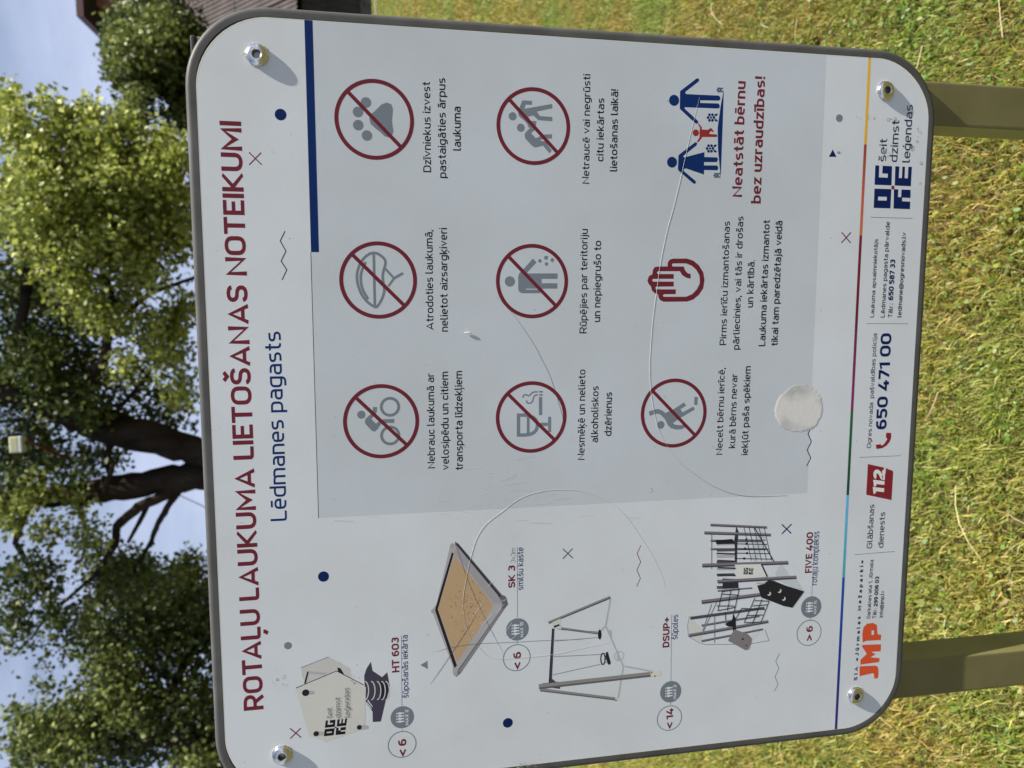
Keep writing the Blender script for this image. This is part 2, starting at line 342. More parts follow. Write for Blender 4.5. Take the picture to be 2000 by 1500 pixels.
# ---- lettering: a squarish single-line alphabet, capital height 1
XH = .735
def glyph(ch, w):
    h = w / 2; C = 1 - h; Mx = XH - h; S = []; R = .27
    def box(W): return h, W - h, W / 2
    def s(*p, closed=False): S.append((list(p), closed))
    if ch == 'A': W = .80; l, r, c = box(W); s((l * .9, 0), (c, C + h * .1), (W - l * .9, 0)); s((.2, .27), (W - .2, .27))
    elif ch == 'B': W = .68; l, r, c = box(W); s((l, h), (l, C), (r - .03, C, R * .8), (r - .03, .52, R * .8), (l + h, .52)); s((r - .14, .52), (r, .52, R * .8), (r, h, R * .8), (l + h, h))
    elif ch == 'C': W = .66; l, r, c = box(W); s((r, .72), (r, C, R), (l, C, R), (l, h, R), (r, h, R), (r, .28))
    elif ch == 'D': W = .68; l, r, c = box(W); s((l, h), (l, C), (r, C, R), (r, h, R), closed=True)
    elif ch == 'E': W = .57; l, r, c = box(W); s((W, C), (l, C), (l, h), (W, h)); s((l + h, .51), (W - .05, .51))
    elif ch == 'F': W = .55; l, r, c = box(W); s((W, C), (l, C), (l, 0)); s((l + h, .48), (W - .05, .48))
    elif ch == 'G': W = .70; l, r, c = box(W); s((r, .74), (r, C, R), (l, C, R), (l, h, R), (r, h, R), (r, .49), (c, .49))
    elif ch == 'H': W = .70; l, r, c = box(W); s((l, 0), (l, 1)); s((r, 0), (r, 1)); s((l + h, .5), (r - h, .5))
    elif ch == 'I': W = w; s((h, 0), (h, 1))
    elif ch == 'J': W = .52; l, r, c = box(W); s((r, 1), (r, h, R), (l, h, R), (l, .24))
    elif ch == 'K': W = .70; l, r, c = box(W); s((l, 0), (l, 1)); s((r + .02, 1), (l + h * 1.2, .49), (r + .04, 0))
    elif ch == 'L': W = .54; l, r, c = box(W); s((l, 1), (l, h, .1), (W, h))
    elif ch == 'M': W = .86; l, r, c = box(W); s((l, 0), (l, C), (c, .30), (r, C), (r, 0))
    elif ch == 'N': W = .72; l, r, c = box(W); s((l, 0), (l, C), (r, h), (r, 1))
    elif ch in 'O0': W = .74 if ch == 'O' else .70; l, r, c = box(W); s((l, h, R), (l, C, R), (r, C, R), (r, h, R), closed=True)
    elif ch == 'P': W = .66; l, r, c = box(W); s((l, 0), (l, C), (r, C, R), (r, .40, R), (l + h, .40))
    elif ch == 'R': W = .68; l, r, c = box(W); s((l, 0), (l, C), (r, C, R), (r, .42, R), (l + h, .42)); s((c + .02, .40), (r + .01, 0))
    elif ch in 'S': W = .66; l, r, c = box(W); s((r, .76), (r, C, R), (l, C, R), (l, .51, R * .9), (r, .51, R * .9), (r, h, R), (l, h, R), (l, .24))
    elif ch == 'T': W = .66; l, r, c = box(W); s((0, C), (W, C)); s((c, C - h), (c, 0))
    elif ch == 'U': W = .70; l, r, c = box(W); s((l, 1), (l, h, R), (r, h, R), (r, 1))
    elif ch == 'V': W = .76; l, r, c = box(W); s((l * .9, 1), (c, h * .9), (W - l * .9, 1))
    elif ch == 'X': W = .72; l, r, c = box(W); s((l, 0), (r, 1)); s((l, 1), (r, 0))
    elif ch == 'Z': W = .62; l, r, c = box(W); s((0.02, C), (r, C), (l, h), (W, h))
    elif ch == '1': W = .40; l, r, c = box(W); s((.0, .78), (r, C + h * .6), (r, 0))
    elif ch == '2': W = .62; l, r, c = box(W); s((l, .74), (l, C, R), (r, C, R), (r, .50, .2), (l, .26, .1), (l, h), (W, h))
    elif ch == '3': W = .62; l, r, c = box(W); s((l, C), (r, C, R), (r, .52, R * .7), (c - .05, .52)); s((r - .1, .52), (r, .52, R * .6), (r, h, R), (l, h, R), (l, .22))
    elif ch == '4': W = .68; l, r, c = box(W); s((c + .06, 1), (l, .27), (W, .27)); s((r - .1, .5), (r - .1, 0))
    elif ch == '5': W = .62; l, r, c = box(W); s((W - .04, C), (l, C), (l, .58), (r, .60, R), (r, h, R), (l, h, R), (l, .22))
    elif ch == '6': W = .64; l, r, c = box(W); s((r - .02, C), (l, C, R * 1.1), (l, h, R), (r, h, R), (r, .58, R), (l + h, .58))
    elif ch == '9': W = .64; l, r, c = box(W); s((l + .02, h), (r, h, R * 1.1), (r, C, R), (l, C, R), (l, .42, R), (r - h, .42))
    elif ch == '7': W = .58; l, r, c = box(W); s((0, C), (r, C), (r, .78, .1), (.2, 0))
    elif ch == '8': W = .66; l, r, c = box(W); s((l, h, R * .9), (l, .52, R * .7), (r, .52, R * .7), (r, h, R * .9), closed=True); s((l + .04, .52 + h * .3, R * .6), (l + .04, C, R * .9), (r - .04, C, R * .9), (r - .04, .52 + h * .3, R * .6), closed=True)
    # lower case
    elif ch == 'a': W = .54; l, r, c = box(W); R = .2; s((l + .03, Mx), (r, Mx, R), (r, 0)); s((r - h, .42), (l, .42, .17), (l, h, .17), (r - h, h))
    elif ch == 'b': W = .56; l, r, c = box(W); R = .2; s((l, 1), (l, 0)); s((l + h, Mx), (r, Mx, R), (r, h, R), (l + h, h))
    elif ch == 'c': W = .51; l, r, c = box(W); R = .2; s((r, .54), (r, Mx, R), (l, Mx, R), (l, h, R), (r, h, R), (r, .2))
    elif ch == 'd': W = .56; l, r, c = box(W); R = .2; s((r, 1), (r, 0)); s((r - h, Mx), (l, Mx, R), (l, h, R), (r - h, h))
    elif ch == 'e': W = .55; l, r, c = box(W); R = .21; s((l + h, .37), (r, .37), (r, Mx, R), (l, Mx, R), (l, h, R), (r - .04, h))
    elif ch == 'f': W = .36; s((W, C), (.12 + h, C, .15), (.12 + h, 0)); s((0, XH - h), (W - .02, XH - h))
    elif ch == 'g': W = .56; l, r, c = box(W); R = .2; s((r, XH), (r, -.24 + h, R), (l + .03, -.24 + h)); s((r - h, Mx), (l, Mx, R), (l, h, R), (r - h, h))
    elif ch == 'h': W = .55; l, r, c = box(W); R = .2; s((l, 1), (l, 0)); s((l + h, Mx), (r, Mx, R), (r, 0))
    elif ch in 'iī': W = w; s((h, 0), (h, XH)); ch == 'i' and s((h, XH + .12), (h, XH + .12 + w * 1.05))
    elif ch == 'j': W = .22; r = W - h; s((r, XH), (r, -.22 + h, .14), (-.02, -.22 + h)); s((r, XH + .12), (r, XH + .12 + w * 1.05))
    elif ch == 'k': W = .52; l, r, c = box(W); s((l, 0), (l, 1)); s((r + .0, XH), (l + h * 1.4, .36), (r + .04, 0))
    elif ch == 'l': W = .2 + h; s((h, 1), (h, h, .1), (W, h))
    elif ch == 'm': W = .86; l, r, c = box(W); R = .18; s((l, 0), (l, XH)); s((l + h, Mx), (c, Mx, R), (c, 0)); s((c - h * .2, Mx), (r, Mx, R), (r, 0))
    elif ch == 'n': W = .54; l, r, c = box(W); R = .2; s((l, 0), (l, XH)); s((l + h, Mx), (r, Mx, R), (r, 0))
    elif ch == 'o': W = .57; l, r, c = box(W); R = .21; s((l, h, R), (l, Mx, R), (r, Mx, R), (r, h, R), closed=True)
    elif ch == 'p': W = .56; l, r, c = box(W); R = .2; s((l, XH), (l, -.24)); s((l + h, Mx), (r, Mx, R), (r, h, R), (l + h, h))
    elif ch == 'r': W = .36; l = h; s((l, 0), (l, XH)); s((l + h, Mx - .04), (l + .1, Mx, .1), (W, Mx))
    elif ch == 's': W = .50; l, r, c = box(W); R = .17; s((r - .01, Mx), (l, Mx, R), (l, XH / 2 + .01, R), (r, XH / 2 + .01, R), (r, h, R), (l + .01, h))
    elif ch == 't': W = .36; s((.1 + h, .95), (.1 + h, h, .15), (W, h)); s((0, XH - h), (W - .02, XH - h))
    elif ch == 'u': W = .54; l, r, c = box(W); R = .2; s((r, XH), (r, 0)); s((l, XH), (l, h, R), (r - h, h))
    elif ch == 'v': W = .56; l, r, c = box(W); s((l * .8, XH), (c, h), (W - l * .8, XH))
    elif ch == 'x': W = .52; l, r, c = box(W); s((l, 0), (r, XH)); s((l, XH), (r, 0))
    elif ch == 'z': W = .48; l, r, c = box(W); s((0.01, Mx), (r, Mx), (l, h), (W, h))
    elif ch == '.': W = w * 1.05; s((h, 0), (h, w * 1.05))
    elif ch == ':': W = w; s((h, 0), (h, w)); s((h, XH - w), (h, XH))
    elif ch == ',': W = w * 1.1; s((h * 1.2, w), (h * .3, -.16))
    elif ch == '!': W = w; s((h, 1), (h, .30)); s((h, 0), (h, w * 1.05))
    elif ch == '+': W = .6; s((0, .45), (W, .45)); s((.3, .45 + h), (.3, .75)); s((.3, .45 - h), (.3, .15))
    elif ch == '<': W = .55; s((W, .78), (.02, .45), (W, .12))
    elif ch == '>': W = .55; s((0, .78), (W - .02, .45), (0, .12))
    elif ch == '«': W = .5; s((.24, .6), (.05, .36), (.24, .12)); s((.48, .6), (.29, .36), (.48, .12))
    elif ch == '»': W = .5; s((.02, .6), (.21, .36), (.02, .12)); s((.26, .6), (.45, .36), (.26, .12))
    elif ch == '@':
        W = .95; s((.74, -.12 + h), (h, -.12 + h, .3), (h, .88 - h, .3), (W - h, .88 - h, .3), (W - h, .16, .1), (W - .24, .16)); s((.68, .2, .12), (.68, .6, .12), (.3, .6, .12), (.3, .2, .12), closed=True)
    else: W = .3
    return W, S
DIA = {'ā': 'am', 'ē': 'em', 'ī': 'īm', 'ū': 'um', 'š': 'sv', 'č': 'cv', 'ž': 'zv', 'Š': 'SV', 'ņ': 'n,', 'ļ': 'l,', 'ķ': 'k,', 'Ļ': 'L;', 'ģ': "g'"}
def glyph2(ch, w):
    if ch not in DIA: return glyph(ch, w)
    b_, d = DIA[ch]; W, S = glyph(b_, w); S = list(S); c = W / 2; h = w / 2
    if d == 'm': S.append(([(c - .17, XH + .16), (c + .17, XH + .16)], False))
    elif d == 'v': S.append(([(c - .16, XH + .28), (c, XH + .13), (c + .16, XH + .28)], False))
    elif d == 'V': S.append(([(c - .17, 1.30), (c, 1.14), (c + .17, 1.30)], False))
    elif d == ',': S.append(([(c + .04, -.10), (c - .04, -.28)], False))
    elif d == ';': S.append(([(c + .04, -.14), (c + .04, -.22), (c - .05, -.36)], False))
    elif d == "'": S.append(([(c - .02, XH + .10), (c + .10, XH + .30)], False))
    return W, S
def text(k, string, p0, p1, cap, c, w=.125, track=.0, lw=None, slant=0.):
    """lettering between two baseline pixels p0 -> p1; cap = capital height in pixels there"""
    a, e = bd(*p0), bd(*p1); y = (a[1] + e[1]) / 2
    pm = ((p0[0] + p1[0]) / 2, (p0[1] + p1[1]) / 2); q = bd(pm[0] - cap, pm[1]); H = abs(bd(*pm)[1] - q[1])
    gap = .128 - w * .28 + track; x = 0; items = []
    for i, ch in enumerate(string):
        if ch == ' ': x += .30 + track; continue
        if i and string[i - 1] + ch in ('TA', 'AT', 'AĻ', 'LI'): x -= .085 if 'T' in string[i - 1] + ch else 0
        W, S = glyph2(ch, w); items.append((x, S, 0 if ch in 'AMNVZKX147kvxz' else -1, 1 if ch in 'AMNVZKX147k' else XH if ch in 'vxz' else 2)); x += W + gap
    tot = x - gap; sx = (e[0] - a[0]) / tot
    z0 = k.z
    for x, S, lo, hi in items:
        k.z = z0
        for pts, closed in S:
            pl = fillet(pts, closed, 4)
            V, F = stroke_mesh(pl, closed, w / 2)
            V = [(vx, min(max(vy, lo), hi)) for vx, vy in V]
            V = [(a[0] + (x + vx + slant * vy) * sx, y - vy * H) for vx, vy in V]
            k.add(V, F, c)
    k.z = z0 + 2e-5
NAVY = ink(8, 28, 74); MAR = ink(95, 32, 42); BLK = ink(4, 5, 10); GRY = ink(102, 109, 117); DGR = ink(84, 90, 96)
BLUE = ink(10, 38, 86); LINE = ink(92, 98, 104)

# ------------------------------------------------------------------ board body
board = empty('information_board', (0, 0, 0), 'square playground rules board with grey border bolted to two grey posts', 'information board')
wm, t, b = mat('white_laminate', rough=.5, spec=.2)
rgb = nd(t, 'ShaderNodeRGB'); rgb.outputs[0].default_value = (.665, .70, .735, 1); film_surface(t, b, rgb.outputs[0])
fm, t, b = mat('grey_border_paint', (.085, .085, .082), .5, spec=.25)
noise_mix(t, b, (.082, .083, .083), (.104, .104, .101), 30, 6, bump=.012, bump_scale=900)
def rrect(x0, y0, x1, y1, r, n=14):
    P = []
    for cx, cy, a0 in ((x1 - r, y0 + r, -90), (x1 - r, y1 - r, 0), (x0 + r, y1 - r, 90), (x0 + r, y0 + r, 180)):
        for k in range(n + 1):
            a = math.radians(a0 + 90 * k / n); P.append((cx + r * math.cos(a), cy + r * math.sin(a)))
    return P
YB = .9955
inner = rrect(.0125, .0125, .9875, YB - .0115, .088)
# white sheet
me = bpy.data.meshes.new('panel_sheet'); V = [BX(x, y, 0) for x, y in inner]; me.from_pydata(V, [], [tuple(range(len(V)))])
link('panel_sheet', me, wm, board)
# border: profile swept round the rounded rectangle  (inset, proud) in metres
prof = [(.0118, -.0004), (.0117, .00002), (.0115, .00010), (.0110, .00011), (.0060, .00011), (.0057, .00010), (.0042, -.0001), (.0028, -.0006), (.0014, -.0020), (.0004, -.0040), (0, -.0065), (0, -.0145), (.0006, -.0155), (.03, -.0155)]
rings = []
for ins, pr in prof:
    i_ = ins / U; rings.append([BX(x, y, pr) for x, y in rrect(i_, i_, 1 - i_, YB - i_, .0955 - i_)])
V = [p for r in rings for p in r]; n = len(rings[0])
F = [(j * n + i, j * n + (i + 1) % n, (j + 1) * n + (i + 1) % n, (j + 1) * n + i) for j in range(len(prof) - 1) for i in range(n)]
me = bpy.data.meshes.new('border'); me.from_pydata(V, [], F)
bm = bmesh.new(); bm.from_mesh(me); bmesh.ops.recalc_face_normals(bm, faces=bm.faces); bm.to_mesh(me); bm.free()
me.polygons.foreach_set('use_smooth', [True] * len(F)); link('border', me, fm, board)
# back sheet
me = bpy.data.meshes.new('back_plate'); V = [BX(x, y, -.0154) for x, y in rrect(.02, .02, .98, YB - .02, .08)]; me.from_pydata(V, [], [tuple(range(len(V)))])
link('back_plate', me, fm, board)
# thin bright edge of the laminate next to the border
k = Ink(2); k.line(rrect(.0131, .0131, .9869, YB - .0121, .0875), .0011, ink(196, 192, 176), True); k.make('sheet_edge', board)

# posts
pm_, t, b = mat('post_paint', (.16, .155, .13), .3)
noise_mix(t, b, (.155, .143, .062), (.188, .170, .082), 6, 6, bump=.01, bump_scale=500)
def chips(m, scale, thr, col, amt=.6):
    t = m.node_tree; b = t.nodes['Principled BSDF']; src = b.inputs['Base Color'].links[0].from_socket
    g = nd(t, 'ShaderNodeNewGeometry'); n = nd(t, 'ShaderNodeTexNoise'); n.inputs['Scale'].default_value = scale; n.inputs['Detail'].default_value = 3
    c = nd(t, 'ShaderNodeMath', operation='GREATER_THAN'); c.inputs[1].default_value = thr; ml = nd(t, 'ShaderNodeMath', operation='MULTIPLY'); ml.inputs[1].default_value = amt
    n2 = nd(t, 'ShaderNodeTexNoise'); n2.inputs['Scale'].default_value = 9; n2.inputs['Detail'].default_value = 8; rr = nd(t, 'ShaderNodeValToRGB')
    rr.color_ramp.elements[0].position = .35; rr.color_ramp.elements[1].position = .6; rr.color_ramp.elements[0].color = (.78, .76, .72, 1); rr.color_ramp.elements[1].color = (1, 1, 1, 1)
    mu = nd(t, 'ShaderNodeMix', data_type='RGBA', blend_type='MULTIPLY'); mu.inputs[0].default_value = 1
    mk = nd(t, 'ShaderNodeMix', data_type='RGBA'); mk.inputs[7].default_value = (*col, 1); L = t.links.new
    L(g.outputs['Position'], n.inputs[0]); L(g.outputs['Position'], n2.inputs[0]); L(n.outputs[0], c.inputs[0]); L(c.outputs[0], ml.inputs[0]); L(n2.outputs[0], rr.inputs[0])
    L(src, mu.inputs[6]); L(rr.outputs[0], mu.inputs[7]); L(mu.outputs[2], mk.inputs[6]); L(ml.outputs[0], mk.inputs[0]); L(mk.outputs[2], b.inputs['Base Color'])
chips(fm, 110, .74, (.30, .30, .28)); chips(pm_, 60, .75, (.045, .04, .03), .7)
cm, t, b = mat('black_plastic', (.02, .02, .022), .5)
def box_bm(x0, x1, y0, y1, z0, z1, bev=.0):
    bm = bmesh.new(); bmesh.ops.create_cube(bm, size=1)
    for v in bm.verts: v.co = (x0 + (v.co.x + .5) * (x1 - x0), y0 + (v.co.y + .5) * (y1 - y0), z0 + (v.co.z + .5) * (z1 - z0))
    if bev: bmesh.ops.bevel(bm, geom=bm.edges[:], offset=bev, segments=3, affect='EDGES', profile=.6)
    return bm
def to_obj(bm, name, m, parent=None, smooth=False, loc=None):
    me = bpy.data.meshes.new(name); bm.to_mesh(me); bm.free()
    if smooth: me.polygons.foreach_set('use_smooth', [True] * len(me.polygons))
    return link(name, me, m, parent, loc)
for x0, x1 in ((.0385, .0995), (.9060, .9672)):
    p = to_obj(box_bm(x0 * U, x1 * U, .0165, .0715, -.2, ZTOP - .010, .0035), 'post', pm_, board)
    to_obj(box_bm(x0 * U - .0006, x1 * U + .0006, .0159, .0721, ZTOP - .010, ZTOP - .0045, .002), 'post_cap', cm, p)

# bolts
sm_, t, b = mat('stainless_steel', (.78, .77, .74), .2, 1.)
noise_mix(t, b, (.60, .58, .54), (.86, .85, .82), 500, 6, bump=.006, bump_scale=1400)
dk, t, b = mat('socket_dark_steel', (.25, .25, .24), .35, 1.)
def lathe(prof, n=40):
    bm = bmesh.new(); R_ = []
    for r, z in prof: R_.append([bm.verts.new((r * math.cos(6.28318 * i / n), r * math.sin(6.28318 * i / n), z)) for i in range(n)])
    for a, c in zip(R_, R_[1:]):
        for i in range(n): bm.faces.new((a[i], a[(i + 1) % n], c[(i + 1) % n], c[i]))
    return bm
def bolt(px, py, rot):
    X, Y = bd(px, py)
    X += (CB[0] - X) * .009; Y += (CB[1] - Y) * .009            # the dome stands proud of the face
    r = .0126 * U
    o = empty('bolt', BX(X, Y, 0)); o.parent = board; o.rotation_euler = (math.pi / 2, rot, 0)
    # profile in metres: washer, dome, rim of the socket, hexagonal socket
    wz = lathe([(r * 1.04, 0), (r * 1.04, .0005), (r * .99, .0008), (r * .5, .0008)], 48)
    for v in wz.verts:
        if v.co.z < .0007 and v.co.xy.length > r: v.co.xy *= 1 + random.choice([0, 0, 0, .01, .05])
    wo = to_obj(wz, 'washer', sm_, o, True)
    H = .0050; dome = [(r * .95, .0008), (r * .985, .0010), (r * .985, .0016)]
    for i in range(1, 11):
        a = i / 10 * 1.12; dome.append((r * .985 * math.cos(a) ** .85, .0016 + (H - .0016) * math.sin(a) / math.sin(1.12)))
    rt = dome[-1][0]; rs = r * .40
    dome += [(rs * 1.12, H), (rs * 1.02, H - .0004)]
    hd = to_obj(lathe(dome, 48), 'bolt_head', sm_, o, True)
    bm = bmesh.new(); a = [bm.verts.new((rs * 1.03 * math.cos(6.2832 * i / 24), rs * 1.03 * math.sin(6.2832 * i / 24), H - .0004)) for i in range(24)]
    def hexr(i):
        th = (6.2832 * i / 24) % (math.pi / 3) - math.pi / 6; return rs * .86 / math.cos(th)
    b2 = [bm.verts.new((hexr(i) * math.cos(6.2832 * i / 24), hexr(i) * math.sin(6.2832 * i / 24), H - .0009)) for i in range(24)]
    c2 = [bm.verts.new((hexr(i) * math.cos(6.2832 * i / 24), hexr(i) * math.sin(6.2832 * i / 24), H - .0048)) for i in range(24)]
    for i in range(24):
        j = (i + 1) % 24; bm.faces.new((a[i], a[j], b2[j], b2[i])); bm.faces.new((b2[i], b2[j], c2[j], c2[i]))
    bm.faces.new(c2); bmesh.ops.recalc_face_normals(bm, faces=bm.faces); bmesh.ops.reverse_faces(bm, faces=[f for f in bm.faces if len(f.verts) == 24 and f.normal.z < 0])
    to_obj(bm, 'socket', dk, o)
    # torn slivers of protective film caught under the washer
    bm = bmesh.new()
    for kk in range(5):
        a0 = random.uniform(1.2, 4.6) - rot * 0; ln = random.uniform(.0012, .0034)
        p = [bm.verts.new(((r * 1.0) * math.cos(a0), (r * 1.0) * math.sin(a0), .0006)), bm.verts.new(((r * 1.0) * math.cos(a0 + .38), (r * 1.0) * math.sin(a0 + .38), .0008)),
             bm.verts.new(((r + ln) * math.cos(a0 + .46), (r + ln) * math.sin(a0 + .46), .0014))]
        bm.faces.new(p)
    to_obj(bm, 'film_sliver', slv, o)
slv, t, b = mat('film_sliver', (.7, .69, .62), .2)
for px, py, rt_ in ((500, 103, .2), (1738, 174, .9), (1678, 1363.5, .5), (550, 1482, 1.2)): bolt(px, py, rt_)

# ------------------------------------------------------------------ the print
def Z(x0, y0, s): return lambda *pts: [bd(x0 + x / s, y0 + y / s) for x, y in pts]
def pxw(px, py, d): a, e = bd(px - d / 2, py), bd(px + d / 2, py); return abs(e[1] - a[1])
# grey field, blue bar, thin rule
GF = ink(168, 173, 177)
k = Ink(1)
yt = bd(622, 1009)[1]; yb = (bd(1577, 965)[1] + bd(1613, 112)[1]) / 2; xl = (bd(622, 1009)[0] + bd(1577, 965)[0]) / 2
k.poly([(xl, yt), (.9868, yt), (.9868, yb), (xl, yb)], GF); k.make('grey_field', board)
k = Ink(3); bb = bd(623, 492.5); tt = bd(607.5, 492.5)
k.poly([(bb[0], tt[1]), (.9868, tt[1]), (.9868, bb[1]), (bb[0], bb[1])], ink(6, 34, 82)); k.make('blue_bar', board)
k = Ink(3); k.line([(xl, yt), (bb[0], yt)], .0007, ink(40, 48, 60)); k.make('thin_rule', board)
# title lines
k = Ink(3); text(k, 'ROTAĻU LAUKUMA LIETOŠANAS NOTEIKUMI', (514.3, 1385), (471.3, 237.5), 40.5, MAR, .168); k.make('title_lettering', board)
k = Ink(3); text(k, 'Lēdmanes pagasts', (559.3, 1016.5), (549, 647.4), 32.3, BLUE, .118); k.make('subtitle_lettering', board)

# prohibition rings
RC = [(.8759, .2173), (.6816, .2183), (.5032, .2186), (.8762, .4159), (.6813, .4148), (.5031, .4142), (.5029, .6141)]
RR = .04788
def noring(i, label, draw):
    c = RC[i]; k = Ink(4); k.ring(c, RR, .0049, MAR)
    d = (RR - .004) * .7071; k.line([(c[0] + d, c[1] - d), (c[0] - d, c[1] + d)], .0046, MAR)
    o = k.make('prohibition_sign', board, label)
    p = Ink(2); draw(p); q = p.make('pictogram', o)
def paw(p):
    z = Z(640, 120, 6.667)
    for x, y in ((500, 535), (395, 658), (398, 830), (512, 965)): p.disc(z((x, y))[0], .0063, GRY)
    pts = [(542, 745), (560, 690, ), (620, 640), (700, 560), (770, 534), (830, 560), (850, 620), (845, 700), (838, 770), (845, 840), (857, 910), (840, 965), (790, 990), (740, 975), (690, 925), (620, 870), (560, 815)]
    p.poly(z(*pts), GRY)
def helmet(p):
    z = Z(640, 440, 6.667); wd = .0034
    p.line(fillet([(*q, .02) for q in z((615, 1072), (500, 990), (420, 870), (378, 720), (385, 590), (440, 460), (520, 380), (610, 350), (690, 390), (755, 450), (752, 520), (712, 640), (722, 740), (745, 850), (710, 960), (650, 1060))], True, 3), wd, GRY, True)
    p.line(z((600, 352), (615, 1070)), wd, GRY)
    p.line(fillet([(*q, .02) for q in z((520, 950), (450, 840), (425, 700), (440, 590), (490, 490))], False, 3), wd, GRY, rounded=True)
    p.line(z((740, 555), (865, 690), (790, 795)), wd * .85, GRY); p.line(z((865, 690), (970, 630)), wd, GRY, rounded=True)
def bike(p):
    z = Z(640, 720, 6.667)
    for x, y in ((812, 497), (815, 870)): p.ring(z((x, y))[0], .0128, .0037, GRY)
    p.disc(z((438, 600))[0], .0052, GRY)
    p.poly(z((590, 500), (645, 500), (640, 560), (620, 600), (568, 655), (630, 718), (690, 660), (868, 655), (868, 707), (705, 707), (650, 790), (615, 820), (575, 810), (495, 725), (482, 690), (495, 650), (585, 570)), GRY)
def push(p):
    z = Z(950, 130, 6.25)
    p.disc(z((320, 607))[0], .0051, GRY); p.disc(z((420, 747))[0], .0051, GRY)
    p.poly(z((440, 412), (558, 420), (557, 468), (480, 465), (465, 515), (805, 455), (805, 510), (615, 550), (655, 605), (805, 615), (805, 668), (635, 655), (572, 598), (510, 610), (540, 665), (612, 665), (605, 720), (555, 775), (508, 735), (500, 700), (455, 655), (400, 610), (385, 570), (400, 510)), GRY)
    p.poly(z((465, 830), (480, 800), (545, 740), (590, 775), (545, 815), (605, 875), (700, 830), (800, 825), (800, 880), (705, 875), (650, 905), (720, 915), (800, 1025), (770, 1060), (690, 965), (600, 990), (560, 970), (475, 880)), GRY)
def litter(p):
    z = Z(950, 430, 6.25)
    p.disc(z((287, 748))[0], .0067, GRY)
    p.poly(z((388, 690), (400, 650), (450, 600), (568, 468), (612, 515), (498, 640), (505, 650), (868, 650), (868, 717), (675, 717), (675, 770), (866, 770), (866, 836), (690, 836), (650, 892), (430, 892), (395, 870), (388, 830)), GRY)
    p.disc(z((653, 497))[0], .0023, GRY); p.disc(z((733, 535))[0], .0023, GRY)
    p.poly(z((707, 437), (750, 437), (750, 480), (707, 480)), GRY); p.poly(z((803, 457), (832, 487), (803, 518), (778, 487)), GRY)
    p.poly(z((482, 836), (640, 838), (640, 848), (482, 848)), GF)
def drink(p):
    z = Z(950, 700, 6.25); wd = .0046
    p.line(fillet([(*q, r_) for q, r_ in zip(z((392, 692), (620, 692), (625, 935), (392, 935)), (0, .018, .018, 0))], True, 6), wd, GRY, True)
    p.line(z((510, 715), (510, 912)), wd * .85, GRY)
    p.line(z((630, 805), (750, 805)), wd, GRY); p.line(z((772, 712), (772, 900)), wd * .9, GRY)
    p.line(z((661, 470), (661, 692)), wd, GRY); p.line(z((642, 445), (688, 445)), wd * .45, GRY); p.line(z((642, 407), (688, 407)), wd * .5, GRY)
    p.line(fillet([(*q, .012) for q in z((627, 407), (560, 410), (520, 465), (490, 440), (450, 450), (445, 480))], False, 4), wd * .42, GRY)
    p.line(fillet([(*q, .012) for q in z((627, 445), (580, 450), (565, 530), (530, 550), (495, 545), (488, 512))], False, 4), wd * .42, GRY)
def lift(p):
    z = Z(1230, 690, 5)
    p.disc(z((303, 699))[0], .0054, GRY)
    p.line(fillet([(*q, .014) for q in z((190, 590), (290, 555), (370, 640))], False, 5), .0062, GRY)
    p.poly(z((340, 590), (355, 580), (430, 545), (530, 480), (550, 512), (495, 545), (515, 578), (620, 520), (637, 548), (500, 628), (420, 682), (440, 697), (490, 702), (520, 700), (548, 722), (500, 743), (450, 745), (400, 730), (370, 700), (352, 660), (330, 620)), GRY)
    p.poly(z((632, 425), (665, 427), (660, 505), (628, 503)), GRY)
for i, (lb, fn) in enumerate((('paw print struck out in a red ring', paw), ('helmet struck out in a red ring', helmet), ('cyclist struck out in a red ring', bike), ('two pushing figures struck out in a red ring', push),
                     ('littering figure struck out in a red ring', litter), ('glass and cigarette struck out in a red ring', drink), ('child being lifted struck out in a red ring', lift))): noring(i, lb, fn)
# stop hand
z = Z(1240, 400, 5); k = Ink(2)
k.poly(z((122, 740), (135, 700), (160, 682), (170, 680), (175, 635), (195, 608), (230, 602), (318, 602), (322, 560), (340, 535), (375, 525), (510, 525), (570, 545), (625, 590), (668, 660), (680, 735), (668, 815), (625, 880), (570, 925), (510, 945), (280, 947), (245, 930), (230, 900), (226, 872), (195, 865), (168, 840), (155, 795), (135, 775)), MAR)
hole = lambda *p: k.poly(z(*p), GF)
hole((500, 898), (560, 872), (605, 825), (632, 770), (634, 735), (630, 690), (600, 635), (555, 595), (500, 573), (370, 573), (362, 585), (368, 602), (478, 602), (490, 640), (515, 668), (545, 676), (545, 723), (500, 712), (460, 685), (440, 649), (225, 650), (215, 662), (225, 676), (380, 676), (380, 723), (178, 724), (168, 737), (178, 750), (380, 750), (380, 798), (208, 800), (200, 812), (208, 825), (400, 826), (400, 873), (285, 874), (272, 886), (282, 898))
k.make('stop_hand_sign', board)
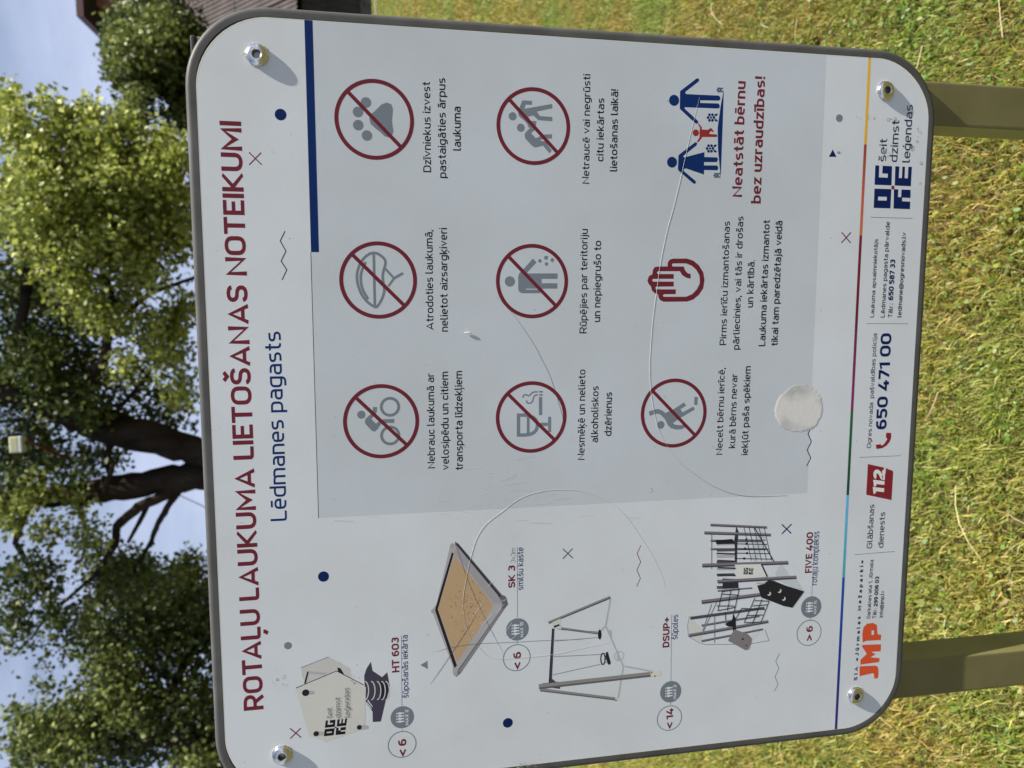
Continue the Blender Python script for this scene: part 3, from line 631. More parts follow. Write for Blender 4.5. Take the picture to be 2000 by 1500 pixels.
# family
z = Z(1240, 120, 5); k = Ink(2); RED = ink(130, 40, 40)
k.disc(z((383, 380))[0], .0070, BLUE); k.disc(z((363, 984))[0], .0070, BLUE)
k.poly(z((441, 290), (600, 168), (620, 165), (630, 182), (620, 198), (490, 300), (500, 318), (630, 325), (815, 333), (832, 345), (835, 370), (820, 383), (640, 380), (637, 405), (815, 410), (830, 430), (825, 455), (810, 460), (485, 447), (487, 462), (615, 580), (620, 597), (605, 610), (588, 602), (440, 465), (438, 450)), BLUE)
k.poly(z((432, 910), (580, 795), (600, 788), (610, 803), (600, 822), (470, 925), (480, 938), (500, 932), (680, 885), (678, 933), (805, 937), (812, 960), (800, 983), (675, 983), (675, 1015), (805, 1016), (815, 1040), (805, 1063), (675, 1060), (675, 1105), (500, 1045), (475, 1050), (475, 1068), (590, 1165), (598, 1182), (585, 1197), (568, 1190), (425, 1065), (420, 1050), (425, 920)), BLUE)
k.poly(z((868, 275), (858, 600), (838, 1140), (812, 860), (808, 650), (838, 430)), BLUE)
k.disc(z((595, 697))[0], .0044, RED); k.poly(z((612, 608), (625, 606), (655, 645), (652, 665), (712, 668), (745, 648), (770, 680), (765, 692), (745, 680), (728, 695), (728, 708), (803, 712), (803, 738), (655, 738), (652, 752), (617, 790), (605, 783), (630, 742), (632, 665), (637, 650)), RED)
for cx, cy, s in ((743, 548, 1), (733, 850, 1), (822, 278, .6), (792, 1112, .6)):
    k.disc(z((cx, cy))[0], .0015 * s, BLUE)
    for j in range(6):
        a = j * 1.047; k.disc(z((cx + 29 * s * math.cos(a), cy + 31 * s * math.sin(a)))[0], .0019 * s, BLUE, 16)
    for sg in (-1, 1): k.poly(z((cx + 30 * s, cy + sg * 20 * s), (cx + 50 * s, cy + sg * 12 * s), (cx + 68 * s, cy + sg * 32 * s), (cx + 60 * s, cy + sg * 40 * s), (cx + 42 * s, cy + sg * 36 * s)), BLUE)
k.make('family_pictogram', board)

def caption(lines, label=None, c=BLK, w=.13):
    k = Ink(3)
    for s_, p0, p1, cap in lines: text(k, s_, p0, p1, cap, c, w)
    return k.make('caption', board, label)
caption([('Dzīvniekus izvest', (842, 336.7), (840, 160.2), 15.4), ('pastaigāties ārpus', (871.5, 348), (869.3, 152.7), 15.4), ('laukuma', (900.2, 294.4), (899.2, 208.5), 15.4)])
caption([('Atrodoties laukumā,', (847, 644.3), (844.3, 449), 15), ('nelietot aizsargķiveri', (875, 647.7), (872.5, 445.3), 15)])
caption([('Nebrauc laukumā ar', (849.3, 914.5), (847.6, 729), 14.7), ('velosipēdu un citiem', (876.5, 917.3), (875.3, 725.7), 14.7), ('transporta līdzekļiem', (903.5, 917.3), (902.6, 724.2), 14.7)])
caption([('Netraucē vai negrūsti', (1150, 359.1), (1153.7, 145.2), 14), ('citu iekārtas', (1178, 315.3), (1180.5, 192.1), 14), ('lietošanas laikā!', (1204.6, 335.1), (1207.6, 174.8), 14)])
caption([('Rūpējies par teritoriju', (1144.7, 651.1), (1148.8, 447.3), 14), ('un nepiegrušo to', (1171.6, 628.9), (1174.6, 470.3), 14)])
caption([('Nesmēķē un nelieto', (1141.5, 898), (1143.3, 721.6), 13.8), ('alkoholiskos', (1167.8, 864), (1168.8, 754), 13.8), ('dzērienus', (1194.2, 851.2), (1194.8, 765.9), 13.8)])
caption([('Pirms ierīču izmantošanas', (1417.8, 674), (1426, 432.4), 13), ('pārliecinies, vai tās ir drošas', (1443.8, 683), (1451.4, 422.6), 13), ('un kārtībā.', (1470.6, 600.6), (1473.4, 508), 13),
         ('Laukuma iekārtas izmantot', (1494.4, 676), (1503.2, 430), 13), ('tikai tam paredzētajā veidā', (1518.8, 675), (1527.6, 431.4), 13)])
caption([('Necelt bērnu ierīcē,', (1411.3, 888), (1415.3, 718), 12.7), ('kurā bērns nevar', (1436, 875), (1439.8, 730), 12.7), ('iekļūt paša spēkiem', (1460.3, 888.4), (1465.8, 715), 12.7)])
caption([('Neatstāt bērnu', (1449, 385), (1456.4, 159), 19.5), ('bez uzraudzības!', (1485.6, 397.6), (1494.4, 150), 19.5)], 'bold dark red warning line', ink(98, 34, 42), .165)

# decorative marks
def mark(name, fn, label=None): k = Ink(2); fn(k); k.make(name, board, label)
def cross(a, b_, c_, d, col, wd=2.2): return lambda k: (k.line([bd(*a), bd(*b_)], pxw(*a, wd), col), k.line([bd(*c_), bd(*d)], pxw(*a, wd), col))
mark('cross_mark', cross((486.3, 297.5), (511.3, 321.8), (510, 298), (486.8, 321.8), MAR), 'small dark red printed cross')
mark('cross_mark', cross((566.3, 1422.5), (588.3, 1440.5), (587.5, 1422), (566.8, 1442.5), MAR), 'small dark red printed cross')
mark('cross_mark', cross((1099.3, 1072), (1118.8, 1090), (1118.3, 1071.3), (1099.3, 1091.3), DGR), 'small grey printed cross')
mark('cross_mark', cross((1527, 1024.2), (1545.2, 1041.7), (1545.9, 1023.5), (1527, 1042.6), NAVY), 'small navy printed cross')
mark('cross_mark', cross((1643.8, 453.8), (1661.3, 474.3), (1662, 453.8), (1643.3, 474.3), MAR, 2), 'small dark red printed cross')
for x, y, r, c in ((548, 223.8, 11.5, NAVY), (631.8, 1126, 10.8, NAVY), (991.8, 1411.8, 9.7, NAVY), (562.5, 1261, 7.7, GRY), (1639.3, 230.8, 6.6, GRY)):
    mark('dot_mark', lambda k: k.disc(bd(x, y), pxw(x, y, r), c))
mark('triangle_mark', lambda k: k.poly([bd(*p) for p in ((835, 1290.5), (835.5, 1306.8), (821, 1299))], GRY))
mark('triangle_mark', lambda k: k.poly([bd(*p) for p in ((1633.8, 306.3), (1618.8, 306.3), (1626.3, 292))], NAVY))
for pts, c, wd in (([(556.8, 451.2), (547.4, 470.4), (558.5, 490.4), (549.1, 510), (560.2, 527.1), (550.8, 546.8)], NAVY, 1.9),
                   ([(1251.8, 1065), (1244.3, 1081.3), (1251.3, 1097.5), (1243.8, 1113.3), (1250.8, 1129.3), (1243.3, 1145.8)], MAR, 1.2),
                   ([(1522.5, 1276.3), (1515, 1291.3), (1521.3, 1305.5), (1513.8, 1321.3), (1519.5, 1336.3), (1512.5, 1350)], LINE, 1.0),
                   ([(1586, 831), (1578, 847.4), (1584.6, 862.4), (1576.4, 879), (1583.4, 894.6), (1575.4, 910.4)], NAVY, 1.7)):
    mark('zigzag_mark', lambda k: k.line([bd(*p) for p in pts], pxw(*pts[0], wd), c))

# rainbow rule
k = Ink(2); Y = sum(bd(*p)[1] for p in ((1696, 115), (1680.5, 460), (1665.5, 802), (1648.7, 1128), (1633, 1426))) / 5
stops = [(112, 282, (205, 160, 45), (206, 150, 45)), (282, 372, (138, 58, 50), (160, 78, 56)), (372, 460, (162, 80, 58), (178, 98, 64)), (460, 640, (105, 30, 42), (92, 28, 42)), (640, 802, (100, 34, 66), (116, 36, 92)),
         (802, 967, (28, 92, 52), (24, 66, 42)), (967, 1128, (92, 158, 196), (58, 140, 145)), (1128, 1290, (22, 66, 140), (28, 50, 125)), (1290, 1432, (30, 46, 118), (58, 34, 100))]
def bx_at(y): return bd(1697 - (y - 115) * .0488, y)[0]
hwid = .0021
for y0, y1, c0, c1 in stops:
    n = 6
    for j in range(n):
        a, e = j / n, (j + 1) / n; xa, xb = bx_at(y0 + (y1 - y0) * a), bx_at(y0 + (y1 - y0) * e); mdl = (a + e) / 2
        xa = min(xa, .9868); xb = max(xb, .0132)
        c = ink(*[c0[q] + (c1[q] - c0[q]) * mdl for q in range(3)])
        k.z = 4e-5; k.poly([(xa, Y - hwid), (xb, Y - hwid), (xb, Y + hwid), (xa, Y + hwid)], c)
k.make('rainbow_rule', board)
# footer dividers and text
for a, e in (((1700.5, 424.3), (1782, 426.5)), ((1691.3, 632), (1773.8, 632.3)), ((1678.8, 893.3), (1758.8, 890)), ((1669.3, 1083.3), (1747.5, 1077))):
    mark('divider_line', lambda k: k.line([bd(*a), bd(*e)], .0007, LINE))
FT = ink(30, 33, 42)
def foot(name, items, label=None):
    k = Ink(3)
    for s_, p0, p1, cap, c, w_ in items: text(k, s_, p0, p1, cap, c, w_)
    k.make(name, board, label)
foot('contact_text', [('Laukuma apsaimniekotājs', (1707.7, 620), (1714, 466.8), 7.6, FT, .14), ('Lēdmanes pagasta pārvalde', (1728.5, 620), (1737, 433), 8, FT, .13), ('Tālr.:', (1742.5, 620), (1743.6, 592.5), 8, FT, .13),
     ('650 587 33', (1744.6, 586.3), (1748, 506.8), 9.6, NAVY, .21), ('ledmane@ogresnovads.lv', (1761, 619.5), (1768.2, 453.8), 8, FT, .13)])
foot('police_text', [('Ogres novada  pašvaldības policija', (1701.6, 875), (1712, 651.3), 8.2, FT, .12), ('650 471 00', (1731.4, 838), (1741.2, 650.8), 21, NAVY, .19)])
z = Z(1500, 750, 4)
mark('phone_icon', lambda k: k.poly(z((925, 380), (962, 382), (962, 420), (950, 452), (925, 482), (890, 502), (848, 508), (841, 475), (880, 470), (890, 482), (912, 462), (932, 430), (920, 415)), ink(118, 30, 38)))
foot('rescue_text', [('Glābšanas', (1702.6, 1070.8), (1708.2, 985), 10.6, FT, .12), ('dienests', (1725, 1069.5), (1728.6, 1000), 10.6, FT, .12)])
k = Ink(2); k.poly(z((780, 625), (905, 652), (900, 700), (918, 702), (922, 656), (945, 668), (972, 676), (978, 690), (965, 907), (767, 865)), ink(116, 34, 42))
k.z = 6e-5; text(k, '112', (1726.8, 965.5), (1728.2, 919), 22.5, ink(196, 196, 198), .25, .01, slant=.12); k.make('emergency_number_badge', board)
# town logo, in the footer and (small) on the pictures
LG = [([(463, 1148), (688, 1155), (675, 1412), (452, 1405)], [(512, 1255), (508, 1305), (625, 1308), (628, 1258)]),
      ([(474, 838), (527, 840), (521, 998), (638, 1003), (642, 950), (567, 945), (572, 843), (697, 850), (690, 1105), (464, 1097)], None),
      ([(722, 1155), (780, 1158), (776, 1260), (818, 1262), (823, 1160), (945, 1165), (942, 1273), (832, 1268), (829, 1316), (940, 1322), (935, 1422), (717, 1414)], None),
      ([(740, 850), (794, 853), (787, 1007), (828, 1009), (835, 855), (870, 856), (863, 1009), (907, 1011), (914, 857), (962, 858), (947, 1117), (733, 1107)], None)]
def logo(k, f, c, c2):
    for o_, h_ in LG: k.poly([f(*p) for p in o_], c, [[f(*p) for p in h_]] if h_ else [])
    if c2: k.poly([f(*p) for p in ((690, 1110), (730, 1112), (728, 1158), (688, 1156))], c2)
k = Ink(2); logo(k, lambda x, y: bd(1640 + x / 6.82, 200 + y / 6.82), ink(8, 28, 74), ink(110, 30, 40))
k.z = 6e-5; LN = ink(26, 40, 62)
text(k, 'šeit', (1731, 315.8), (1732, 271.1), 14.6, LN, .12); text(k, 'dzimst', (1753, 316.6), (1755.6, 235.2), 14.8, LN, .12); text(k, 'leģendas', (1777.7, 317.7), (1781.7, 204.8), 14.8, LN, .12)
k.make('town_logo', board)
# maker's logo
z = Z(1500, 1125, 4); k = Ink(2); OR = ink(186, 72, 44)
k.poly(z((715, 705), (840, 700), (856, 708), (863, 730), (862, 785), (855, 800), (830, 802), (828, 765), (815, 760), (715, 783)), OR)
k.poly(z((722, 692), (868, 672), (872, 642), (800, 635), (840, 612), (808, 592), (880, 588), (883, 533), (740, 538), (733, 550), (772, 608), (722, 655)), OR)
k.poly(z((740, 520), (736, 450), (746, 400), (775, 372), (820, 366), (850, 382), (856, 455), (885, 460), (880, 500), (765, 507)), OR, [z((808, 425), (808, 460), (828, 460), (828, 425))])
k.z = 6e-5
text(k, 'SIA «Jūrmalas Mežaparki»', (1673.3, 1328.8), (1687.8, 1094.4), 6.8, FT, .2, .34)
text(k, 'Garkalnes iela 1, Jūrmala', (1699.7, 1207.8), (1705.6, 1093.3), 7, FT, .13); text(k, 'Tālr.:', (1710.9, 1207.3), (1712.2, 1187), 7.2, FT, .13)
text(k, '299 006 03', (1713.8, 1184), (1716.5, 1125.7), 7.4, FT, .2); text(k, 'info@jmp.lv', (1723.4, 1205.5), (1727.1, 1153.4), 7, FT, .13)
k.make('maker_logo', board)

# captions of the pieces of equipment, with their badges
def badge(line, mx_, mr, mt, rg, rr, tx, name_lines):
    k = Ink(2)
    k.line([bd(*line[0]), bd(*line[1])], .0006, LINE)
    if len(line) > 2: k.line([bd(*line[2]), bd(*line[3])], .0006, LINE)
    k.z = 4e-5; k.disc(bd(*mx_), pxw(*mx_, mr), ink(100, 107, 115)); k.z = 6e-5
    W_ = ink(190, 193, 196); c = bd(*mx_); u = pxw(*mx_, mr)
    for j in range(4):
        x = c[0] + (j - 1.5) * u * .25; y = c[1] - u * .12
        k.disc((x, y - u * .33), u * .065, W_, 12); k.poly([(x - u * .10, y - u * .22), (x + u * .10, y - u * .22), (x + u * .085, y + u * .05), (x + u * .05, y + u * .05), (x + u * .045, y + u * .30), (x - u * .045, y + u * .30), (x - u * .05, y + u * .05), (x - u * .085, y + u * .05)], W_)
    k.z = 6e-5; text(k, mt, (mx_[0] + mr * .52, mx_[1] + mr * .66), (mx_[0] + mr * .52, mx_[1] - mr * .66), mr * .28, W_, .17)
    k.z = 5e-5; k.ring(bd(*rg), pxw(*rg, rr), .0012, GRY)
    text(k, tx[0], tx[1], tx[2], tx[3], MAR, .19)
    for a in name_lines: k.z = 6e-5; text(k, *a)
    k.make('equipment_caption', board)
badge([(784, 1241), (785, 1379), (785.5, 1423), (785.5, 1427)], (785.8, 1400.8), 23, 'MAX 2', (785.5, 1453.8), 28, ('< 6', (793.8, 1474.5), (793.8, 1442.5), 16),
      [('HT 603', (779.5, 1312.5), (779.2, 1244.5), 14.4, MAR, .19), ('šūpošanās iekārta', (797, 1362.5), (796.8, 1240), 12, BLUE, .12)])
badge([(1010.5, 1068.8), (1010.5, 1206), (1010.5, 1251), (1010.5, 1257)], (1010.5, 1229.3), 22.3, 'MAX 15', (1009.3, 1284.5), 27, ('< 6', (1017.5, 1304.5), (1017.5, 1272.5), 15),
      [('SK 3', (1006, 1147.5), (1006, 1104), 13.4, MAR, .19), ('3x3m', (1006.6, 1098.8), (1006.6, 1070), 9, GRY, .08), ('smilšu kaste', (1021.9, 1152), (1021.9, 1068.8), 12, BLUE, .12)])
badge([(1311.8, 1200.9), (1310.4, 1330), (1310.2, 1371), (1310, 1377)], (1310, 1351), 20.7, 'MAX 2', (1307.5, 1402.5), 24.5, ('< 14', (1314.5, 1420.5), (1314.8, 1383), 13.8),
      [('DSUP+', (1307.3, 1263.8), (1308, 1205), 13, MAR, .19), ('šūpoles', (1323.3, 1248.3), (1324.2, 1200.2), 11.6, BLUE, .12)])
badge([(1591.2, 1038.7), (1585.4, 1165.9), (1583.2, 1205.5), (1582.8, 1211)], (1584.4, 1185.7), 19.8, 'MAX 14', (1580.2, 1235.9), 24, ('> 6', (1586.6, 1250.4), (1587.4, 1222), 12.6),
      [('FIVE 400', (1585.2, 1118.5), (1588, 1039), 12.8, MAR, .19), ('rotaļu komplekss', (1595.4, 1142.5), (1600.4, 1037.5), 11.6, BLUE, .12)])

# --- printed pictures
PW = ink(178, 176, 170); PK = ink(30, 30, 36); PD = ink(56, 54, 66)
z = Z(400, 1125, 4); k = Ink(2); P_ = lambda c, *p: k.poly(z(*p), c)
P_(ink(168, 167, 163), (750, 720), (970, 632), (1135, 722), (1143, 790), (1040, 830), (800, 840), (765, 800))
k.line(z((752, 716), (968, 632)), .0006, PK)
P_(ink(150, 150, 150), (800, 742), (950, 755), (950, 775), (815, 765), (800, 830), (790, 830))
P_(PK, (800, 745), (812, 750), (790, 838), (775, 842)); P_(PK, (1035, 715), (1060, 720), (1090, 770), (1040, 745))
P_(PD, (1297, 670), (1310, 740), (1385, 790), (1425, 752), (1445, 860), (1415, 965), (1375, 1137), (1312, 1140), (1310, 1060), (1258, 985), (1250, 900), (1245, 780), (1262, 725))
P_(ink(176, 178, 182), (1262, 985), (1300, 1040), (1312, 1018), (1275, 965)); k.line(z((1262, 970), (1312, 1035)), .0013, PD)
P_(PK, (1360, 825), (1430, 820), (1442, 880), (1420, 960), (1370, 965))
for cx in (1250, 1300, 1345, 1380, 1412):
    k.line([z((cx + 30 * math.cos(a), 895 + 72 * math.sin(a)))[0] for a in [i * .35 - 1.6 for i in range(10)]], .0014, ink(170, 168, 165))
P_(PW, (710, 880), (1030, 742), (1240, 850), (1258, 870), (1250, 1190), (1090, 1245), (945, 1297), (815, 1250), (800, 1200))
k.line(z((712, 875), (1030, 742), (1240, 850)), .0010, PK)
for x, y, s_ in ((788, 912, .0046), (870, 1232, .0036), (1207, 1182, .0033)): P_(ink(150, 149, 145), (x, y - 20), (x + 68, y - 14), (x + 72, y + 10), (x, y + 22)); k.disc(z((x, y))[0], s_, PK)
fl = lambda x, y: bd(400 + (938 + (x - 455) * .345 - (y - 845) * .012) / 4, 1125 + (1132 + (y - 845) * .215 - (x - 455) * .045) / 4)
logo(k, fl, ink(18, 20, 26), ink(18, 20, 26)); GC = ink(92, 94, 98)
k.z = 3e-4; text(k, 'šeit', (648.8, 1402), (648.3, 1381.5), 10, GC, .10); text(k, 'dzimst', (665, 1401.5), (664.6, 1361), 10.5, GC, .10); text(k, 'leģendas', (682, 1400), (683, 1342.5), 10.5, GC, .10)
k.make('spring_rocker_picture', board)
# sand pit
z = Z(820, 1030, 4); k = Ink(2); P_ = lambda c, *p: k.poly(z(*p), c)
FR = ink(150, 147, 148); FD = ink(88, 86, 90)
P_(FD, (275, 110), (300, 125), (640, 525), (675, 545), (690, 600), (660, 640), (320, 1138), (285, 1168), (262, 1150))
P_(FR, (235, 150), (250, 120), (275, 135), (620, 555), (645, 590), (635, 640), (300, 1110), (280, 1165), (258, 1140), (255, 1080), (105, 680), (98, 640), (130, 600))
P_(ink(32, 30, 32), (250, 195), (265, 205), (140, 640), (290, 1080), (270, 1100), (118, 645))
P_(ink(162, 136, 106), (268, 222), (572, 600), (565, 630), (292, 1058), (140, 640))
P_(ink(140, 137, 139), (285, 140), (600, 520), (645, 590), (640, 600), (575, 590), (275, 210))
P_(ink(118, 116, 120), (640, 640), (300, 1125), (318, 1140), (665, 625))
k.line(z((290, 130), (630, 540)), .0022, ink(44, 42, 48)); 
for x, y in ((252, 145), (105, 655), (280, 1145), (655, 560)): k.disc(z((x, y))[0], .0030, ink(142, 140, 142), 18)
k.disc(z((652, 550))[0], .0032, FD, 18)
r2 = random.Random(3)
for _ in range(330):
    x = r2.gauss(370, 90); y = r2.gauss(620, 120)
    if 230 < x < 540 and abs(y - 640) < (x - 130) * .9 and y > 230 + (x - 268) * 1.2 and y < 1050 - (x - 292) * 1.5:
        k.line(z((x, y), (x + r2.uniform(-11, 11), y + r2.uniform(-12, 12))), r2.choice([.0003, .0005, .0011]), ink(*r2.choice([(104, 78, 48), (138, 106, 70), (160, 126, 84), (192, 156, 110)]))); k.z -= 1.4e-6
k.make('sand_pit_picture', board)
# swing
k = Ink(2); P_ = lambda c, *p: k.poly(z(*p), c); SH = ink(150, 156, 160); TB = ink(120, 118, 116)
for a, e in (((1490, 560), (1452, 770)), ((1452, 770), (1408, 815)), ((1455, 775), (1590, 1085)), ((1590, 1085), (1550, 1330)), ((1600, 1085), (1840, 1130))): k.line(z(a, e), .0022, SH)
P_(SH, (1478, 800), (1498, 805), (1500, 860), (1485, 860)); k.ring(z((1557, 1005))[0], .0075, .0012, SH, 24); P_(SH, (1540, 970), (1558, 965), (1555, 1040), (1540, 1040)); 
def beam(a, e, wa, we, c=TB, c2=None):
    (x0, y0), (x1, y1) = a, e; l = math.hypot(x1 - x0, y1 - y0); nx_, ny_ = -(y1 - y0) / l, (x1 - x0) / l
    P_(c, (x0 + nx_ * wa, y0 + ny_ * wa), (x1 + nx_ * we, y1 + ny_ * we), (x1 - nx_ * we, y1 - ny_ * we), (x0 - nx_ * wa, y0 - ny_ * wa))
    P_(c2 or ink(84, 82, 82), (x0 + nx_ * wa, y0 + ny_ * wa), (x1 + nx_ * we, y1 + ny_ * we), (x1 + nx_ * we * .3, y1 + ny_ * we * .3), (x0 + nx_ * wa * .3, y0 + ny_ * wa * .3))
beam((1005, 745), (1488, 545), 10, 11, c2=ink(50, 48, 50)); beam((1075, 785), (1390, 828), 10, 8)
beam((940, 1268), (1545, 1342), 13, 12); beam((1042, 790), (1018, 1215), 10, 12, PD, ink(30, 34, 50))
P_(ink(176, 176, 172), (1035, 740), (1100, 712), (1105, 795), (1045, 790)); P_(PK, (1045, 770), (1090, 755), (1092, 768), (1050, 785))
P_(PD, (960, 1218), (1010, 1213), (1030, 1180), (1060, 1205), (1095, 1208), (1095, 1262), (1000, 1250), (960, 1235))
beam((930, 1245), (1808, 1147), 20, 19); P_(ink(186, 182, 168), (1800, 1128), (1870, 1118), (1890, 1145), (1872, 1160), (1805, 1168)); P_(ink(186, 182, 168), (1525, 1328), (1556, 1335), (1552, 1356), (1527, 1352))
for x, y in ((1812, 1135), (1837, 1161), (1533, 1350)): k.disc(z((x, y))[0], .0011, PK, 12)
for a, e in (((1055, 888), (1400, 860)), ((1105, 800), (1390, 815)), ((1045, 1010), (1420, 992)), ((1040, 1152), (1415, 1068))): k.line(z(a, e), .0006, DGR)
k.poly([z((1405 + 14 * math.cos(a), 837 + 40 * math.sin(a)))[0] for a in [i * .52 for i in range(12)]], PK)
k.line([z((1430 + 17 * math.cos(a), 1027 + 44 * math.sin(a)))[0] for a in [i * .349 for i in range(18)]], .0016, PK, True)
P_(PK, (1455, 975), (1468, 972), (1492, 1060), (1480, 1075), (1468, 1068), (1450, 1010))
for y in (985, 1005, 1030, 1055): k.line(z((1435, y), (1470, y)), .0005, PD)
k.make('swing_picture', board)
# climbing frame
z = Z(1250, 950, 4.285); k = Ink(2); P_ = lambda c, *p: k.poly(z(*p), c); VS = ink(166, 172, 176)
P_(VS, (1180, 640), (1250, 740), (1320, 790), (1375, 875), (1290, 850), (1160, 790), (1130, 730)); P_(VS, (990, 350), (1060, 400), (1010, 560), (960, 640), (930, 600))
P_(ink(178, 180, 180), (965, 960), (1010, 1000), (1000, 1230), (940, 1290), (930, 1150))
P_(ink(176, 178, 172), (412, 1088), (430, 1100), (525, 1200), (515, 1290), (500, 1300), (408, 1250), (400, 1170))
k.line(z((412, 1088), (398, 1170), (405, 1255), (500, 1310), (540, 1322), (900, 1322), (1080, 1290), (1045, 1200)), .0009, ink(120, 122, 124))
def post(a, e, wd=13, c=ink(104, 100, 104)): beam(a, e, wd, wd * .9, c, ink(52, 50, 58))
post((645, 797), (820, 800), 8); post((650, 875), (940, 850), 7); post((515, 1165), (1000, 1085), 9); post((515, 1295), (1030, 1195), 9); post((590, 455), (1020, 458), 10); post((590, 525), (1055, 525), 9)
for a, e in (((600, 400), (600, 690)), ((625, 1085), (625, 1310)), ((600, 985), (525, 1210)), ((640, 970), (530, 1215))): k.line(z(a, e), .0014, ink(110, 112, 116))
for j in range(8): y = 470 + j * 52; P_(ink(70, 68, 76) if j % 2 else ink(150, 148, 146), (640, y), (790, y - 4), (792, y + 20), (645, y + 24))
for j in range(5): y = 560 + j * 60; k.line(z((640 + j * 6, y), (800, y + 6)), .0022, ink(44, 42, 50))
P_(PK, (630, 450), (770, 440), (800, 480), (640, 485)); P_(ink(46, 46, 54), (805, 330), (825, 380), (815, 470), (810, 640), (795, 640), (790, 440)); P_(ink(40, 40, 48), (690, 770), (820, 775), (825, 850), (690, 858))
post((590, 322), (1062, 343), 11); post((538, 388), (1095, 406), 13)
for i in range(5): x = 870 + i * 42; k.line(z((x, 345), (x + 62, 620)), .0008, PK)
for y in (445, 480, 520, 558, 603): k.line(z((790, y), (1050 + (y - 445) * .35, y + 5)), .0011, PK); k.disc(z((865 + (y % 7) * 6, y))[0], .0018, PK, 12)
k.line(z((960, 350), (1030, 470), (1080, 560), (1120, 625)), .0014, PK)
post((520, 662), (1240, 638), 16)
P_(ink(186, 186, 180), (790, 655), (1015, 650), (1058, 755), (950, 772), (818, 775), (815, 700)); k.line(z((1015, 650), (1065, 755)), .0020, PK)
logo(k, lambda x, y: bd(1250 + (865 + (x - 452) * .165) / 4.285, 950 + (680 + (y - 838) * .098 + (x - 452) * .0) / 4.285), PK, None)
post((650, 797), (1308, 760), 15); post((515, 968), (1010, 905), 16)
post((420, 1103), (1040, 1017), 12, ink(70, 68, 78)); post((410, 1248), (1072, 1130), 13)
P_(PK, (780, 1060), (800, 1110), (805, 1240), (780, 1245), (775, 1175), (730, 1170), (710, 1150), (770, 1120))
P_(ink(112, 106, 106), (735, 1290), (790, 1195), (900, 1235), (935, 1270), (930, 1310), (910, 1360), (880, 1370)); k.disc(z((860, 1277))[0], .0016, PK, 12); k.disc(z((890, 1330))[0], .0012, PK, 12)
P_(ink(34, 34, 38), (1075, 785), (1120, 790), (1220, 830), (1375, 878), (1275, 1015), (1200, 1000), (1110, 965), (1015, 930), (980, 830), (1040, 815))
for x, y in ((1080, 898), (1168, 875), (1203, 940)): k.disc(z((x, y))[0], .0030, ink(180, 180, 178), 16); k.disc(z((x - 9, y - 7))[0], .0026, ink(34, 34, 38), 16)
k.line(z((975, 810), (1040, 810), (1060, 790)), .0016, ink(150, 150, 150))
for a, e in (((960, 935), (870, 1140)), ((1020, 945), (940, 1150)), ((1080, 960), (1010, 1140)), ((960, 955), (1080, 960)), ((940, 1000), (1065, 990)), ((850, 1020), (1045, 1030)), ((890, 1080), (1030, 1075)), ((875, 1140), (1010, 1135)), ((800, 1110), (850, 1020)),
             ((690, 880), (830, 860)), ((650, 1040), (800, 1010)), ((690, 870), (650, 1040)), ((760, 870), (730, 1040)), ((830, 850), (790, 1040)), ((715, 1050), (715, 1120)), ((680, 900), (830, 910)), ((640, 1000), (790, 1000))): k.line(z(a, e), .0012, PK)
k.make('climbing_frame_picture', board)

# scuffs and scratches
rs_ = random.Random(5)
k = Ink(3)
def arc_mark(x, y, rpx, a0, a1, c, wd):
    k.line([bd(x + rpx * math.cos(a0 + (a1 - a0) * j / 8), y + rpx * math.sin(a0 + (a1 - a0) * j / 8)) for j in range(9)], pxw(x, y, wd), c)
arc_mark(1270, 957.5, 4.5, -1.5, 2.0, ink(120, 120, 120), .7); arc_mark(872, 325, 3.5, -1.2, 1.6, ink(135, 135, 135), .6)
for x0_, y0_, dx_, dy_, n_ in ((1650, 231, 60, 4, 7), (1735, 232, 16, 8, 6), (1790, 262, 8, 30, 7), (1770, 296, 14, 20, 5), (1795, 345, 5, 80, 6), (1635, 300, 6, 10, 5), (1720, 300, 60, 12, 6), (660, 1335, 50, 30, 8), (520, 1330, 40, 40, 9), (1010, 1496, 40, 16, 12)):
    for _ in range(n_): arc_mark(x0_ + rs_.uniform(0, dx_), y0_ + rs_.uniform(-dy_, dy_) / 2, rs_.uniform(1, 3.5), rs_.uniform(0, 6), rs_.uniform(6, 9), ink(*rs_.choice([(150, 150, 148), (120, 118, 116), (196, 198, 198)])), rs_.uniform(.4, .8))
for _ in range(26):
    x, y = rs_.gauss(985, 150), rs_.gauss(985, 40); l = rs_.uniform(10, 46); a = rs_.gauss(-.05, .16); k.line([bd(x, y), bd(x + l * math.cos(a), y + l * math.sin(a))], pxw(x, y, rs_.uniform(.3, .6)), ink(*rs_.choice([(194, 195, 196), (158, 159, 160), (200, 196, 186)])))
for _ in range(40):
    x, y = rs_.uniform(460, 1640), rs_.uniform(100, 1440); arc_mark(x, y, rs_.uniform(.5, 1.5), 0, rs_.uniform(1, 5), ink(*rs_.choice([(150, 150, 148), (110, 108, 106), (198, 198, 198)])), rs_.uniform(.5, .9))
for x, y in ((965, 1130), (985, 1180), (1000, 1215), (940, 1180), (1015, 1235), (960, 1200)):
    k.line([bd(x, y), bd(x + rs_.uniform(-22, -12), y + rs_.uniform(14, 26))], pxw(x, y, .6), ink(196, 197, 198))
k.make('scuff_marks', board)['kind'] = 'stuff'
